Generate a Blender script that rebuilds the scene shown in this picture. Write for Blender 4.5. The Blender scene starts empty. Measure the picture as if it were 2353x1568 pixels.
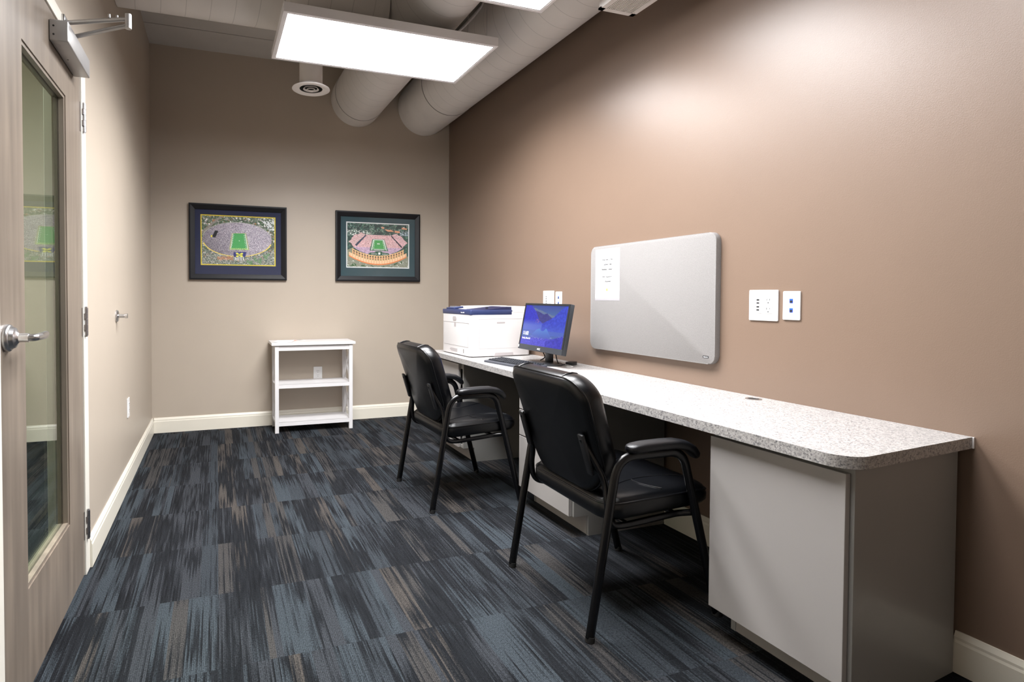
import bpy, bmesh, math, random
import numpy as np
from mathutils import Vector, Matrix

random.seed(7)
PI = math.pi
SC = bpy.context.scene
COL = SC.collection

# ------------------------------------------------------------------ camera, world, exposure
CAM_H = 1.1553
def make_camera():
    f, yaw, pitch, roll = 1276.98, math.radians(18.44), math.radians(-1.258), math.radians(.1256)
    fw = Vector((math.sin(yaw)*math.cos(pitch), math.cos(yaw)*math.cos(pitch), math.sin(pitch)))
    r = Vector((math.cos(yaw), -math.sin(yaw), 0)); u = r.cross(fw)
    R = r*math.cos(roll) + u*math.sin(roll); U = -r*math.sin(roll) + u*math.cos(roll)
    cd = bpy.data.cameras.new('camera'); co = bpy.data.objects.new('camera', cd); COL.objects.link(co)
    m = Matrix((R, U, -fw)).transposed().to_4x4(); m.translation = (0, 0, CAM_H)
    co.matrix_world = m
    cd.sensor_fit = 'HORIZONTAL'; cd.sensor_width = 36; cd.lens = f/2353*36
    cd.shift_x = 251.2/2353; cd.shift_y = -75.75/2353
    cd.clip_start = .02; cd.clip_end = 60
    SC.camera = co
make_camera()
w = bpy.data.worlds.new('world'); SC.world = w; w.use_nodes = True
w.node_tree.nodes['Background'].inputs[0].default_value = (1, .97, .93, 1)
w.node_tree.nodes['Background'].inputs[1].default_value = 0.0
vs = SC.view_settings
vs.view_transform = 'Standard'; vs.look = 'None'; vs.gamma = 1; vs.exposure = 0.18; vs.use_curve_mapping = False
LED = 10.0           # glow of the LED diffusers
LED_W = 60.0         # watts of the lamp in each panel
LED_SPREAD = 154
LED_COL = (.985, .985, 1.0)
HALL_W = 120.0

# ------------------------------------------------------------------ room numbers
XL, XR, YB, YF, HC = -.5233, 2.1611, 5.0542, -.95, 3.235
XH = -2.1            # far side of the hall behind the door
WT = .12             # wall thickness
DY0, DY1, DH = 1.646, 2.560, 2.104          # door leaf
LY0, LY1, LZ0, LZ1 = 1.852, 2.333, .302, 1.884   # door glass
BH = .127            # baseboard height
CZ, CT, CX = .733, .034, 1.559              # countertop

# ------------------------------------------------------------------ materials
def lin(c):
    c = np.asarray(c, float)/255
    return tuple(np.where(c <= .04045, c/12.92, ((c+.055)/1.055)**2.4))
def new_mat(name):
    m = bpy.data.materials.new(name); m.use_nodes = True
    return m, m.node_tree.nodes, m.node_tree.links, m.node_tree.nodes['Principled BSDF']
def mat(name, col, rough=.5, metal=0, spec=.5, noise=0, nscale=8, bump=0, bscale=300, coat=0, stretch=None):
    """plain procedural surface: colour with slight noise variation and a fine bump"""
    m, N, L, b = new_mat(name)
    b.inputs['Base Color'].default_value = (*col, 1); b.inputs['Roughness'].default_value = rough
    b.inputs['Metallic'].default_value = metal; b.inputs['Specular IOR Level'].default_value = spec
    b.inputs['Coat Weight'].default_value = coat; b.inputs['Coat Roughness'].default_value = .05
    tc = N.new('ShaderNodeTexCoord')
    vec = tc.outputs['Object']
    if stretch:
        mp = N.new('ShaderNodeMapping'); mp.inputs['Scale'].default_value = stretch; L.new(vec, mp.inputs['Vector']); vec = mp.outputs[0]
    if noise:
        n = N.new('ShaderNodeTexNoise'); n.inputs['Scale'].default_value = nscale; n.inputs['Detail'].default_value = 4
        L.new(vec, n.inputs['Vector'])
        r = N.new('ShaderNodeValToRGB')
        r.color_ramp.elements[0].position = .3; r.color_ramp.elements[1].position = .7
        r.color_ramp.elements[0].color = (*[c*(1-noise) for c in col], 1)
        r.color_ramp.elements[1].color = (*[min(1, c*(1+noise)) for c in col], 1)
        L.new(n.outputs['Fac'], r.inputs[0]); L.new(r.outputs[0], b.inputs['Base Color'])
    if bump:
        n2 = N.new('ShaderNodeTexNoise'); n2.inputs['Scale'].default_value = bscale; n2.inputs['Detail'].default_value = 2
        L.new(vec, n2.inputs['Vector'])
        bp = N.new('ShaderNodeBump'); bp.inputs['Strength'].default_value = bump; bp.inputs['Distance'].default_value = .002
        L.new(n2.outputs['Fac'], bp.inputs['Height']); L.new(bp.outputs[0], b.inputs['Normal'])
    return m
def emit(name, col, s):
    m, N, L, b = new_mat(name)
    b.inputs['Base Color'].default_value = (.8, .8, .8, 1)
    b.inputs['Emission Color'].default_value = (*col, 1); b.inputs['Emission Strength'].default_value = s
    return m
def mnode(N, L, op, a, b=None):
    n = N.new('ShaderNodeMath'); n.operation = op
    for i, v in enumerate((a, b)):
        if v is None: continue
        if isinstance(v, (int, float)): n.inputs[i].default_value = v
        else: L.new(v, n.inputs[i])
    return n.outputs[0]

def pane(name, tint, ior=1.5):
    m, N, L, b = new_mat(name); N.remove(b)
    fr = N.new('ShaderNodeFresnel'); fr.inputs[0].default_value = ior
    t = N.new('ShaderNodeBsdfTransparent'); t.inputs[0].default_value = (*tint, 1)
    g = N.new('ShaderNodeBsdfGlossy'); g.inputs['Roughness'].default_value = .0; g.inputs[0].default_value = (1, 1, 1, 1)
    mx = N.new('ShaderNodeMixShader')
    ge = N.new('ShaderNodeNewGeometry')                # same air-to-glass ratio on both faces of the sheet
    L.new(mnode(N, L, 'ADD', mnode(N, L, 'MULTIPLY', ge.outputs['Backfacing'], 1/ior-ior), ior), fr.inputs[0])
    L.new(fr.outputs[0], mx.inputs[0]); L.new(t.outputs[0], mx.inputs[1]); L.new(g.outputs[0], mx.inputs[2])
    L.new(mx.outputs[0], N['Material Output'].inputs[0])
    return m

M = {}
M['greige'] = mat('greige wall paint', (.455, .392, .322), .42, spec=.4, noise=.02, nscale=3, bump=.12, bscale=350)
M['brown'] = mat('brown wall paint', (.190, .131, .096), .36, spec=.6, noise=.02, nscale=3, bump=.14, bscale=350)
M['trim'] = mat('cream trim paint', (.76, .72, .62), .35, noise=.015, nscale=5)
M['frame'] = mat('white door frame paint', (.78, .75, .67), .35, noise=.01)
M['ceil'] = mat('ceiling paint', (.58, .56, .53), .7, noise=.04, nscale=4, bump=.2, bscale=120)
M['hall'] = mat('hall wall paint', (.45, .44, .36), .6, noise=.02)
M['lam'] = mat('warm grey laminate', (.365, .345, .332), .33, spec=.45, noise=.012, nscale=6)
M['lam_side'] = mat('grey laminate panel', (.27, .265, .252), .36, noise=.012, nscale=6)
M['dark_gap'] = mat('cabinet edge', (.10, .095, .09), .6, noise=.05)
M['black_frame'] = mat('black picture frame', lin((13, 14, 19)), .5, spec=.35, noise=.06, nscale=40)
M['leather'] = mat('black leather', lin((3, 4, 7)), .31, spec=.5, noise=.12, nscale=30, bump=.10, bscale=500)
M['leather_pipe'] = mat('black leather piping', lin((6, 7, 10)), .3, noise=.05)
M['tube'] = mat('black powder coated tube', lin((5, 5, 7)), .27, spec=.5, noise=.1, nscale=60)
M['armpad'] = mat('black moulded arm pad', lin((10, 11, 15)), .38, noise=.08, nscale=40, bump=.2, bscale=600)
M['rubber'] = mat('black rubber', lin((5, 5, 6)), .7, noise=.1)
M['white_paint'] = mat('white painted wood', (.72, .71, .715), .35, noise=.015, nscale=10)
M['white_plastic'] = mat('white plastic', (.82, .81, .80), .35, noise=.01)
M['plate'] = mat('white wall plate', (.80, .80, .80), .25, noise=.005)
M['printer'] = mat('printer white plastic', (.64, .62, .615), .4, noise=.01, bump=.05, bscale=900)
M['printer_gap'] = mat('printer seam', (.28, .26, .26), .6, noise=.03)
M['printer_grey'] = mat('printer grey recess', (.40, .37, .37), .5, noise=.03)
M['navy'] = mat('navy plastic', lin((44, 54, 92)), .35, noise=.05, nscale=30)
M['navy_dark'] = mat('dark navy plastic', lin((26, 32, 66)), .45, noise=.05, nscale=30)
M['lcd'] = mat('printer display', lin((118, 122, 132)), .2, noise=.05)
M['slot'] = mat('dark slot', (.012, .012, .013), .6, noise=.1)
M['blue_jack'] = mat('blue network jack', lin((38, 92, 230)), .35, noise=.05)
M['steel'] = mat('brushed steel', (.62, .62, .63), .28, metal=1, noise=.05, nscale=80, stretch=(1, 12, 1))
M['closer'] = mat('silver closer paint', (.40, .39, .385), .38, metal=.55, noise=.04, nscale=20)
M['hinge'] = mat('satin hinge steel', (.40, .39, .40), .33, metal=1, noise=.08, nscale=60)
M['black_plastic'] = mat('black plastic', lin((27, 28, 31)), .4, noise=.06, nscale=40)
M['bezel'] = mat('monitor bezel plastic', lin((44, 47, 52)), .42, noise=.05, nscale=40)
M['key'] = mat('keyboard key', lin((40, 43, 48)), .5, noise=.06)
M['kb'] = mat('keyboard body', lin((62, 65, 72)), .45, noise=.05)
M['duct'] = None
M['lamp_frame'] = mat('white lamp housing', (.88, .87, .89), .35, noise=.01)
M['lamp_top'] = mat('lamp back plate', (.6, .6, .6), .5, noise=.02)
M['led'] = emit('led diffuser', LED_COL, LED)
M['wire'] = mat('steel cable', (.55, .55, .56), .3, metal=1, noise=.05)
M['cond'] = mat('metal conduit', (.6, .6, .61), .35, metal=1, noise=.1, nscale=90)
M['vent'] = mat('white vent metal', (.84, .81, .79), .4, noise=.01)
M['vent_shade'] = mat('vent inside shade', (.05, .055, .05), .7, noise=.05)  # dark colour stands in for the shade inside the vents
M['paper'] = mat('white paper', (.90, .90, .90), .6, noise=.005)
M['sleeve'] = mat('clear plastic sleeve', (.34, .33, .345), .15, noise=.01)
M['ink'] = mat('grey ink', (.02, .02, .022), .7, noise=.03)
M['yellow'] = mat('yellow print', (.95, .95, .12), .6, noise=.05)
M['orange'] = mat('orange print', (.75, .25, .14), .6, noise=.1)
M['label_black'] = mat('black label', (.015, .015, .018), .4, noise=.05)
M['white_ink'] = mat('white ink', (.85, .85, .86), .5, noise=.01)
M['glass_door'] = pane('door glass', (.80, .88, .80), 1.62)
M['glass_pic'] = pane('picture glass', (.97, .98, .98), 1.42)
M['mat_navy'] = mat('navy mount board', lin((40, 46, 78)), .8, noise=.03, nscale=60)
M['mat_green'] = mat('green mount board', lin((50, 76, 84)), .8, noise=.03, nscale=60)
M['gold'] = mat('yellow mount edge', lin((232, 208, 70)), .7, noise=.03)
M['white_mount'] = mat('white mount edge', (.80, .80, .80), .7, noise=.02)
M['screen_text'] = emit('screen text', (.9, .93, 1), .9)

def carpet():
    m, N, L, b = new_mat('carpet tiles')
    geo = N.new('ShaderNodeNewGeometry'); sep = N.new('ShaderNodeSeparateXYZ'); L.new(geo.outputs['Position'], sep.inputs[0])
    x, y = sep.outputs[0], sep.outputs[1]
    T = .4555
    mm = lambda op, a, c=None: mnode(N, L, op, a, c)
    def comb(a, c, d):
        n = N.new('ShaderNodeCombineXYZ')
        for i, v in enumerate((a, c, d)):
            if isinstance(v, (int, float)): n.inputs[i].default_value = v
            else: L.new(v, n.inputs[i])
        return n.outputs[0]
    def white(v):
        n = N.new('ShaderNodeTexWhiteNoise'); n.noise_dimensions = '3D'; L.new(v, n.inputs[0]); return n.outputs['Value']
    def noise(v, sc, det=2, rough=.5):
        n = N.new('ShaderNodeTexNoise'); n.inputs['Scale'].default_value = sc; n.inputs['Detail'].default_value = det
        n.inputs['Roughness'].default_value = rough; L.new(v, n.inputs['Vector']); return n.outputs['Fac']
    iy = mm('FLOOR', mm('DIVIDE', mm('SUBTRACT', y, 2.238), T)); ix = mm('FLOOR', mm('DIVIDE', mm('ADD', x, .28), T))
    seed = white(comb(ix, iy, 3.1))
    rib = mm('FLOOR', mm('DIVIDE', x, .0058))
    wr = white(comb(rib, iy, .5))
    wdt = mm('ADD', .034, mm('MULTIPLY', white(comb(ix, iy, 7.7)), .05))           # band width of the tile
    band = mm('FLOOR', mm('DIVIDE', mm('ADD', x, mm('MULTIPLY', wr, .004)), wdt))
    bw = white(comb(band, iy, mm('ADD', ix, .3)))
    yr = mm('ADD', y, mm('MULTIPLY', mm('SUBTRACT', wr, .5), .17))                  # ragged ends, rib by rib
    keep = mm('LESS_THAN', white(comb(band, mm('ADD', ix, .3), 4.4)), .68)           # bands that run on through the joint
    sd = mm('MULTIPLY', seed, mm('SUBTRACT', 53.0, mm('MULTIPLY', keep, 53.0)))
    n1 = noise(comb(mm('MULTIPLY', yr, 3.0), mm('MULTIPLY', band, 7.31), sd), 1.0, 1)
    n2 = noise(comb(mm('MULTIPLY', x, 6.0), mm('MULTIPLY', yr, 1.5), 3.0), 1.0, 2)
    n3 = noise(comb(mm('MULTIPLY', rib, 1.37), mm('MULTIPLY', y, 5.0), 2.0), 1.0, 2)
    sp = noise(comb(mm('MULTIPLY', x, 260.0), mm('MULTIPLY', y, 150.0), 0.0), 1.0, 2, .7)
    wr2 = white(comb(rib, iy, 8.8))
    t = mm('ADD', mm('MULTIPLY', bw, .30), mm('MULTIPLY', mm('SUBTRACT', n1, .5), 1.5))
    t = mm('ADD', t, mm('MULTIPLY', mm('SUBTRACT', n2, .5), .9))
    t = mm('ADD', t, mm('MULTIPLY', mm('SUBTRACT', wr2, .5), .34))
    t = mm('ADD', t, mm('MULTIPLY', mm('SUBTRACT', n3, .5), .42))
    t = mm('ADD', t, mm('MULTIPLY', mm('SUBTRACT', sp, .5), .30))
    t = mm('ADD', t, .33)
    tone = white(comb(band, mm('MULTIPLY', iy, mm('SUBTRACT', 1.0, keep)), mm('ADD', ix, 9.9)))
    r0 = N.new('ShaderNodeValToRGB'); r0.color_ramp.interpolation = 'CONSTANT'; e = r0.color_ramp.elements
    e[0].position = 0; e[0].color = (.0340, .0415, .0490, 1); e[1].position = .34; e[1].color = (.0300, .0330, .0385, 1)
    for p_, c_ in ((.62, (.0400, .0380, .0375)), (.78, (.0280, .0330, .0390)), (.94, (.0520, .0460, .0420))):
        q = e.new(p_); q.color = (*c_, 1)
    L.new(tone, r0.inputs[0])
    dk = N.new('ShaderNodeValToRGB'); dk.color_ramp.elements[0].position = .3; dk.color_ramp.elements[0].color = (.0052, .0058, .0072, 1)
    dk.color_ramp.elements[1].position = .7; dk.color_ramp.elements[1].color = (.0135, .0150, .0180, 1); L.new(n3, dk.inputs[0])
    st = N.new('ShaderNodeValToRGB'); st.color_ramp.elements[0].position = .36; st.color_ramp.elements[1].position = .64; L.new(t, st.inputs[0])
    mx = N.new('ShaderNodeMix'); mx.data_type = 'RGBA'; L.new(st.outputs[0], mx.inputs[0]); L.new(dk.outputs[0], mx.inputs[6]); L.new(r0.outputs[0], mx.inputs[7])
    # loop pile: rows 5 mm apart with speckle
    ph = mm('SINE', mm('MULTIPLY', x, 2*PI/.0058))
    k = mm('ADD', mm('ADD', mm('MULTIPLY', ph, .16), mm('MULTIPLY', mm('SUBTRACT', sp, .5), 2.6)), 1.0)
    k = mm('MAXIMUM', k, .12)
    vm = N.new('ShaderNodeVectorMath'); vm.operation = 'SCALE'; L.new(mx.outputs[2], vm.inputs[0]); L.new(k, vm.inputs['Scale'])
    L.new(vm.outputs[0], b.inputs['Base Color'])
    b.inputs['Roughness'].default_value = .95; b.inputs['Specular IOR Level'].default_value = .12
    bp = N.new('ShaderNodeBump'); bp.inputs['Strength'].default_value = .55; bp.inputs['Distance'].default_value = .004
    L.new(mm('ADD', sp, mm('MULTIPLY', ph, .15)), bp.inputs['Height']); L.new(bp.outputs[0], b.inputs['Normal'])
    return m
M['carpet'] = carpet()

def granite():
    m, N, L, b = new_mat('speckled stone laminate')
    tc = N.new('ShaderNodeTexCoord'); v = tc.outputs['Object']
    def vor(sc):
        n = N.new('ShaderNodeTexVoronoi'); n.inputs['Scale'].default_value = sc; L.new(v, n.inputs['Vector']); return n
    a, c = vor(190), vor(380)
    def ramp(src, els):
        r = N.new('ShaderNodeValToRGB'); r.color_ramp.interpolation = 'CONSTANT'; e = r.color_ramp.elements
        e[0].position = els[0][0]; e[0].color = (*els[0][1], 1); e[1].position = els[1][0]; e[1].color = (*els[1][1], 1)
        for p, q in els[2:]:
            k = e.new(p); k.color = (*q, 1)
        L.new(src, r.inputs[0]); return r.outputs[0]
    def red(n):
        s = N.new('ShaderNodeSeparateColor'); L.new(n.outputs['Color'], s.inputs[0]); return s.outputs[0]
    c1 = ramp(red(a), [(0, (.05, .055, .065)), (.07, (.14, .135, .14)), (.22, (.36, .34, .33)), (.62, (.46, .445, .43)), (.85, (.25, .235, .225))])
    c2 = ramp(red(c), [(0, (.08, .08, .09)), (.10, (.29, .28, .275)), (.35, (.47, .455, .44)), (.9, (.31, .295, .28))])
    mx = N.new('ShaderNodeMix'); mx.data_type = 'RGBA'; mx.inputs[0].default_value = .5
    L.new(c1, mx.inputs[6]); L.new(c2, mx.inputs[7]); L.new(mx.outputs[2], b.inputs['Base Color'])
    b.inputs['Roughness'].default_value = .4
    return m
M['granite'] = granite()

def duct_mat():
    """painted spiral duct: a helical lock seam every 13 cm along local Z"""
    m, N, L, b = new_mat('painted spiral duct')
    tc = N.new('ShaderNodeTexCoord'); sep = N.new('ShaderNodeSeparateXYZ'); L.new(tc.outputs['Object'], sep.inputs[0])
    mm = lambda op, a, c=None: mnode(N, L, op, a, c)
    ang = mm('DIVIDE', mm('ARCTAN2', sep.outputs[1], sep.outputs[0]), 2*PI)
    ph = mm('FRACT', mm('ADD', mm('DIVIDE', sep.outputs[2], .13), ang))
    d = mm('ABSOLUTE', mm('SUBTRACT', ph, .5))
    line = mm('LESS_THAN', d, .014)
    n = N.new('ShaderNodeTexNoise'); n.inputs['Scale'].default_value = 6; n.inputs['Detail'].default_value = 4; L.new(tc.outputs['Object'], n.inputs['Vector'])
    r = N.new('ShaderNodeValToRGB'); r.color_ramp.elements[0].color = (.70, .675, .65, 1); r.color_ramp.elements[1].color = (.79, .76, .73, 1)
    L.new(n.outputs[0], r.inputs[0])
    mx = N.new('ShaderNodeMix'); mx.data_type = 'RGBA'; L.new(line, mx.inputs[0]); L.new(r.outputs[0], mx.inputs[6]); mx.inputs[7].default_value = (.56, .54, .52, 1)
    L.new(mx.outputs[2], b.inputs['Base Color']); b.inputs['Roughness'].default_value = .5
    bp = N.new('ShaderNodeBump'); bp.inputs['Strength'].default_value = .5; bp.inputs['Distance'].default_value = .006
    L.new(mm('MAXIMUM', mm('SUBTRACT', .06, d), 0.0), bp.inputs['Height']); L.new(bp.outputs[0], b.inputs['Normal'])
    return m
M['duct'] = duct_mat()
M['duct_plain'] = mat('painted duct fitting', (.74, .71, .68), .5, noise=.05, nscale=6)

def wood():
    m, N, L, b = new_mat('grey stained maple')
    tc = N.new('ShaderNodeTexCoord')
    mp = N.new('ShaderNodeMapping'); mp.inputs['Scale'].default_value = (14, 14, 1.1); L.new(tc.outputs['Object'], mp.inputs[0])
    n = N.new('ShaderNodeTexNoise'); n.inputs['Scale'].default_value = 1.6; n.inputs['Detail'].default_value = 6; L.new(mp.outputs[0], n.inputs['Vector'])
    n2 = N.new('ShaderNodeTexNoise'); n2.inputs['Scale'].default_value = 2.2; n2.inputs['Detail'].default_value = 3; L.new(tc.outputs['Object'], n2.inputs['Vector'])
    r = N.new('ShaderNodeValToRGB'); e = r.color_ramp.elements
    e[0].position = .25; e[0].color = (*lin((98, 88, 79)), 1); e[1].position = .75; e[1].color = (*lin((144, 131, 117)), 1)
    q = e.new(.5); q.color = (*lin((121, 110, 99)), 1)
    s = mnode(N, L, 'ADD', mnode(N, L, 'MULTIPLY', n.outputs[0], .62), mnode(N, L, 'MULTIPLY', n2.outputs[0], .38))
    L.new(s, r.inputs[0]); L.new(r.outputs[0], b.inputs['Base Color']); b.inputs['Roughness'].default_value = .36
    return m
M['wood'] = wood()

def fabric():
    m, N, L, b = new_mat('grey woven fabric')
    tc = N.new('ShaderNodeTexCoord')
    def ns(sx):
        mp = N.new('ShaderNodeMapping'); mp.inputs['Scale'].default_value = sx; L.new(tc.outputs['Object'], mp.inputs[0])
        n = N.new('ShaderNodeTexNoise'); n.inputs['Scale'].default_value = 1; n.inputs['Detail'].default_value = 3; n.inputs['Roughness'].default_value = .7
        L.new(mp.outputs[0], n.inputs['Vector']); return n.outputs[0]
    s = mnode(N, L, 'ADD', mnode(N, L, 'MULTIPLY', ns((420, 420, 1500)), .5), mnode(N, L, 'MULTIPLY', ns((1500, 1500, 520)), .5))
    r = N.new('ShaderNodeValToRGB'); e = r.color_ramp.elements
    e[0].position = .36; e[0].color = (.115, .112, .112, 1); e[1].position = .64; e[1].color = (.335, .318, .308, 1)
    L.new(s, r.inputs[0]); L.new(r.outputs[0], b.inputs['Base Color']); b.inputs['Roughness'].default_value = .9
    bp = N.new('ShaderNodeBump'); bp.inputs['Strength'].default_value = .3; bp.inputs['Distance'].default_value = .001
    L.new(s, bp.inputs['Height']); L.new(bp.outputs[0], b.inputs['Normal'])
    return m
M['fabric'] = fabric()

def print_mat(name, emission=0):
    """printed picture / display: colours carried by the mesh attribute 'print'"""
    m, N, L, b = new_mat(name)
    a = N.new('ShaderNodeAttribute'); a.attribute_name = 'print'
    if emission:
        b.inputs['Base Color'].default_value = (.01, .01, .012, 1); b.inputs['Roughness'].default_value = .3
        L.new(a.outputs['Color'], b.inputs['Emission Color']); b.inputs['Emission Strength'].default_value = emission
    else:
        L.new(a.outputs['Color'], b.inputs['Base Color']); b.inputs['Roughness'].default_value = .6
    return m
M['print'] = print_mat('photographic print')
M['display'] = print_mat('lit display', .85)

# ------------------------------------------------------------------ mesh helpers
class MB:
    def __init__(s): s.bm = bmesh.new()
    def box(s, x0, x1, y0, y1, z0, z1, bev=0, seg=2):
        r = bmesh.ops.create_cube(s.bm, size=1)
        vs_ = r['verts']
        for v in vs_:
            v.co = Vector(((x0+x1)/2 + v.co.x*(x1-x0), (y0+y1)/2 + v.co.y*(y1-y0), (z0+z1)/2 + v.co.z*(z1-z0)))
        if bev:
            es = list({e for v in vs_ for e in v.link_edges})
            bmesh.ops.bevel(s.bm, geom=es, offset=bev, segments=seg, profile=.5, affect='EDGES')
        return s
    def cyl(s, p0, p1, r0, r1=None, n=24, caps=True):
        r1 = r0 if r1 is None else r1
        p0, p1 = Vector(p0), Vector(p1); d = (p1-p0).normalized()
        a = d.orthogonal().normalized(); b = d.cross(a)
        A = [s.bm.verts.new(p0 + (a*math.cos(t)+b*math.sin(t))*r0) for t in (2*PI*i/n for i in range(n))]
        B = [s.bm.verts.new(p1 + (a*math.cos(t)+b*math.sin(t))*r1) for t in (2*PI*i/n for i in range(n))]
        for i in range(n): s.bm.faces.new((A[i], A[(i+1) % n], B[(i+1) % n], B[i]))
        if caps: s.bm.faces.new(A[::-1]); s.bm.faces.new(B)
        return s
    def lathe(s, prof, axis='z', c=(0, 0, 0), n=36, sgn=1):
        """prof: (radius, height) pairs"""
        c = Vector(c); rings = []
        def P(r, h, t):
            u, v = r*math.cos(t), r*math.sin(t); h *= sgn
            return c + Vector({'z': (u, v, h), 'x': (h, u, v), 'y': (u, h, v)}[axis])
        for r, h in prof:
            if r < 1e-6: rings.append([s.bm.verts.new(P(0, h, 0))])
            else: rings.append([s.bm.verts.new(P(r, h, 2*PI*i/n)) for i in range(n)])
        for A, B in zip(rings, rings[1:]):
            for i in range(n):
                j = (i+1) % n
                q = [A[i % len(A)], A[j % len(A)], B[j % len(B)], B[i % len(B)]]
                q = list(dict.fromkeys(q))
                if len(q) > 2: s.bm.faces.new(q)
        return s
    def tube(s, pts, ra, rb=None, n=12, up=(0, 1, 0), caps=True, closed=False):
        """sweep an ellipse; rb measured along 'up', ra across it"""
        rb = ra if rb is None else rb
        pts = [Vector(p) for p in pts]; up = Vector(up); rings = []
        m = len(pts)
        for i, p in enumerate(pts):
            if closed: d = (pts[(i+1) % m]-pts[i-1]).normalized()
            else: d = (pts[min(i+1, m-1)]-pts[max(i-1, 0)]).normalized()
            b = up - d*up.dot(d)
            b = (b if b.length > 1e-4 else d.orthogonal()).normalized(); a = d.cross(b)
            rings.append([s.bm.verts.new(p + a*ra*math.cos(t) + b*rb*math.sin(t)) for t in (2*PI*k/n for k in range(n))])
        for q in range(m if closed else m-1):
            A, B = rings[q], rings[(q+1) % m]
            for i in range(n): s.bm.faces.new((A[i], A[(i+1) % n], B[(i+1) % n], B[i]))
        if caps and not closed: s.bm.faces.new(rings[0][::-1]); s.bm.faces.new(rings[-1])
        return s
    def prism(s, pts, h0, h1, axis='z', bev=0):
        """extrude a 2-D outline along an axis"""
        def P(u, v, h): return {'z': (u, v, h), 'x': (h, u, v), 'y': (u, h, v)}[axis]
        A = [s.bm.verts.new(P(u, v, h0)) for u, v in pts]; B = [s.bm.verts.new(P(u, v, h1)) for u, v in pts]
        n = len(pts); fs = []
        for i in range(n): fs.append(s.bm.faces.new((A[i], A[(i+1) % n], B[(i+1) % n], B[i])))
        fs.append(s.bm.faces.new(A[::-1])); fs.append(s.bm.faces.new(B))
        if bev:
            es = list({e for f in fs[-2:] for e in f.edges})
            bmesh.ops.bevel(s.bm, geom=es, offset=bev, segments=2, profile=.5, affect='EDGES')
        return s
    def inflate(s, outline, prof, fn):
        """nested copies of an outline: prof = (scale, depth) from one cap to the other; fn maps (u, v, depth) to space"""
        n = len(outline); rings = []
        for sc, dp in prof:
            if sc < 1e-6: rings.append([s.bm.verts.new(fn(0, 0, dp))])
            else: rings.append([s.bm.verts.new(fn(u*sc, v*sc, dp)) for u, v in outline])
        for A, B in zip(rings, rings[1:]):
            for i in range(n):
                j = (i+1) % n
                q = list(dict.fromkeys([A[i % len(A)], A[j % len(A)], B[j % len(B)], B[i % len(B)]]))
                if len(q) > 2: s.bm.faces.new(q)
        return s
    def xf(s, m):
        bmesh.ops.transform(s.bm, matrix=m, verts=s.bm.verts); return s
    def build(s, name, m, parent=None, smooth=False, loc=None, rotz=0):
        bmesh.ops.recalc_face_normals(s.bm, faces=s.bm.faces)
        me = bpy.data.meshes.new(name); s.bm.to_mesh(me); s.bm.free()
        if smooth:
            for p in me.polygons: p.use_smooth = True
            me.set_sharp_from_angle(angle=math.radians(38))
        me.materials.append(M[m] if isinstance(m, str) else m)
        o = bpy.data.objects.new(name, me); COL.objects.link(o)
        if parent: o.parent = parent
        if loc: o.location = loc
        o.rotation_euler.z = rotz
        return o
def B(*a, **k): return MB().box(*a, **k)

def tag(o, label=None, cat=None, group=None, kind=None):
    if label: o['label'] = label
    if cat: o['category'] = cat
    if group: o['group'] = group
    if kind: o['kind'] = kind
    return o
def thing(name, label, cat, loc=(0, 0, 0), rotz=0, group=None):
    o = bpy.data.objects.new(name, None); COL.objects.link(o)
    o.empty_display_size = .1; o.location = loc; o.rotation_euler = (0, 0, rotz)
    return tag(o, label, cat, group)
def struct(name, mb, m, smooth=False): return tag(mb.build(name, m, None, smooth), kind='structure')
def copy_tree(o, parent=None):
    c = o.copy(); COL.objects.link(c)
    if parent: c.parent = parent
    for ch in o.children: copy_tree(ch, c)
    return c
def rrect(w, h, r, n=6, r2=None):
    """rounded rectangle outline centred on 0; r2 = radius of the two lower corners"""
    r2 = r if r2 is None else r2; out = []
    for cx, cy, a0, q in ((w/2, h/2, 0, r), (-w/2, h/2, 90, r), (-w/2, -h/2, 180, r2), (w/2, -h/2, 270, r2)):
        sx, sy = math.copysign(1, cx), math.copysign(1, cy)
        for i in range(n+1):
            t = math.radians(a0 + 90*i/n); out.append((cx - sx*q + q*math.cos(t), cy - sy*q + q*math.sin(t)))
    return out
def fillet(pts, r, n=6):
    pts = [Vector(p) for p in pts]; out = [pts[0]]
    for i in range(1, len(pts)-1):
        a, p, c = pts[i-1], pts[i], pts[i+1]
        u, v = (a-p), (c-p); q = min(r if isinstance(r, (int, float)) else r[i-1], u.length*.49, v.length*.49)
        A, Cc = p+u.normalized()*q, p+v.normalized()*q
        for k in range(n+1):
            t = k/n; out.append(A*(1-t)**2 + p*2*t*(1-t) + Cc*t*t)
    out.append(pts[-1]); return out
def text(name, body, size, m, parent, mat4, align='CENTER', depth=.0003, sx=1, bold=0):
    cu = bpy.data.curves.new(name, 'FONT'); cu.body = body; cu.size = size; cu.align_x = align; cu.extrude = depth; cu.offset = bold
    tmp = bpy.data.objects.new(name, cu); COL.objects.link(tmp)
    dg = bpy.context.evaluated_depsgraph_get(); me = bpy.data.meshes.new_from_object(tmp.evaluated_get(dg))
    bpy.data.objects.remove(tmp); bpy.data.curves.remove(cu)
    me.transform(mat4 @ Matrix.Diagonal((sx, 1, 1, 1))); me.name = name
    me.materials.clear(); me.materials.append(M[m])
    o = bpy.data.objects.new(name, me); COL.objects.link(o)
    if parent: o.parent = parent
    return o
def frame4(right, up, loc):
    r, u = Vector(right).normalized(), Vector(up).normalized()
    m = Matrix((r, u, r.cross(u))).transposed().to_4x4(); m.translation = loc; return m

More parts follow.
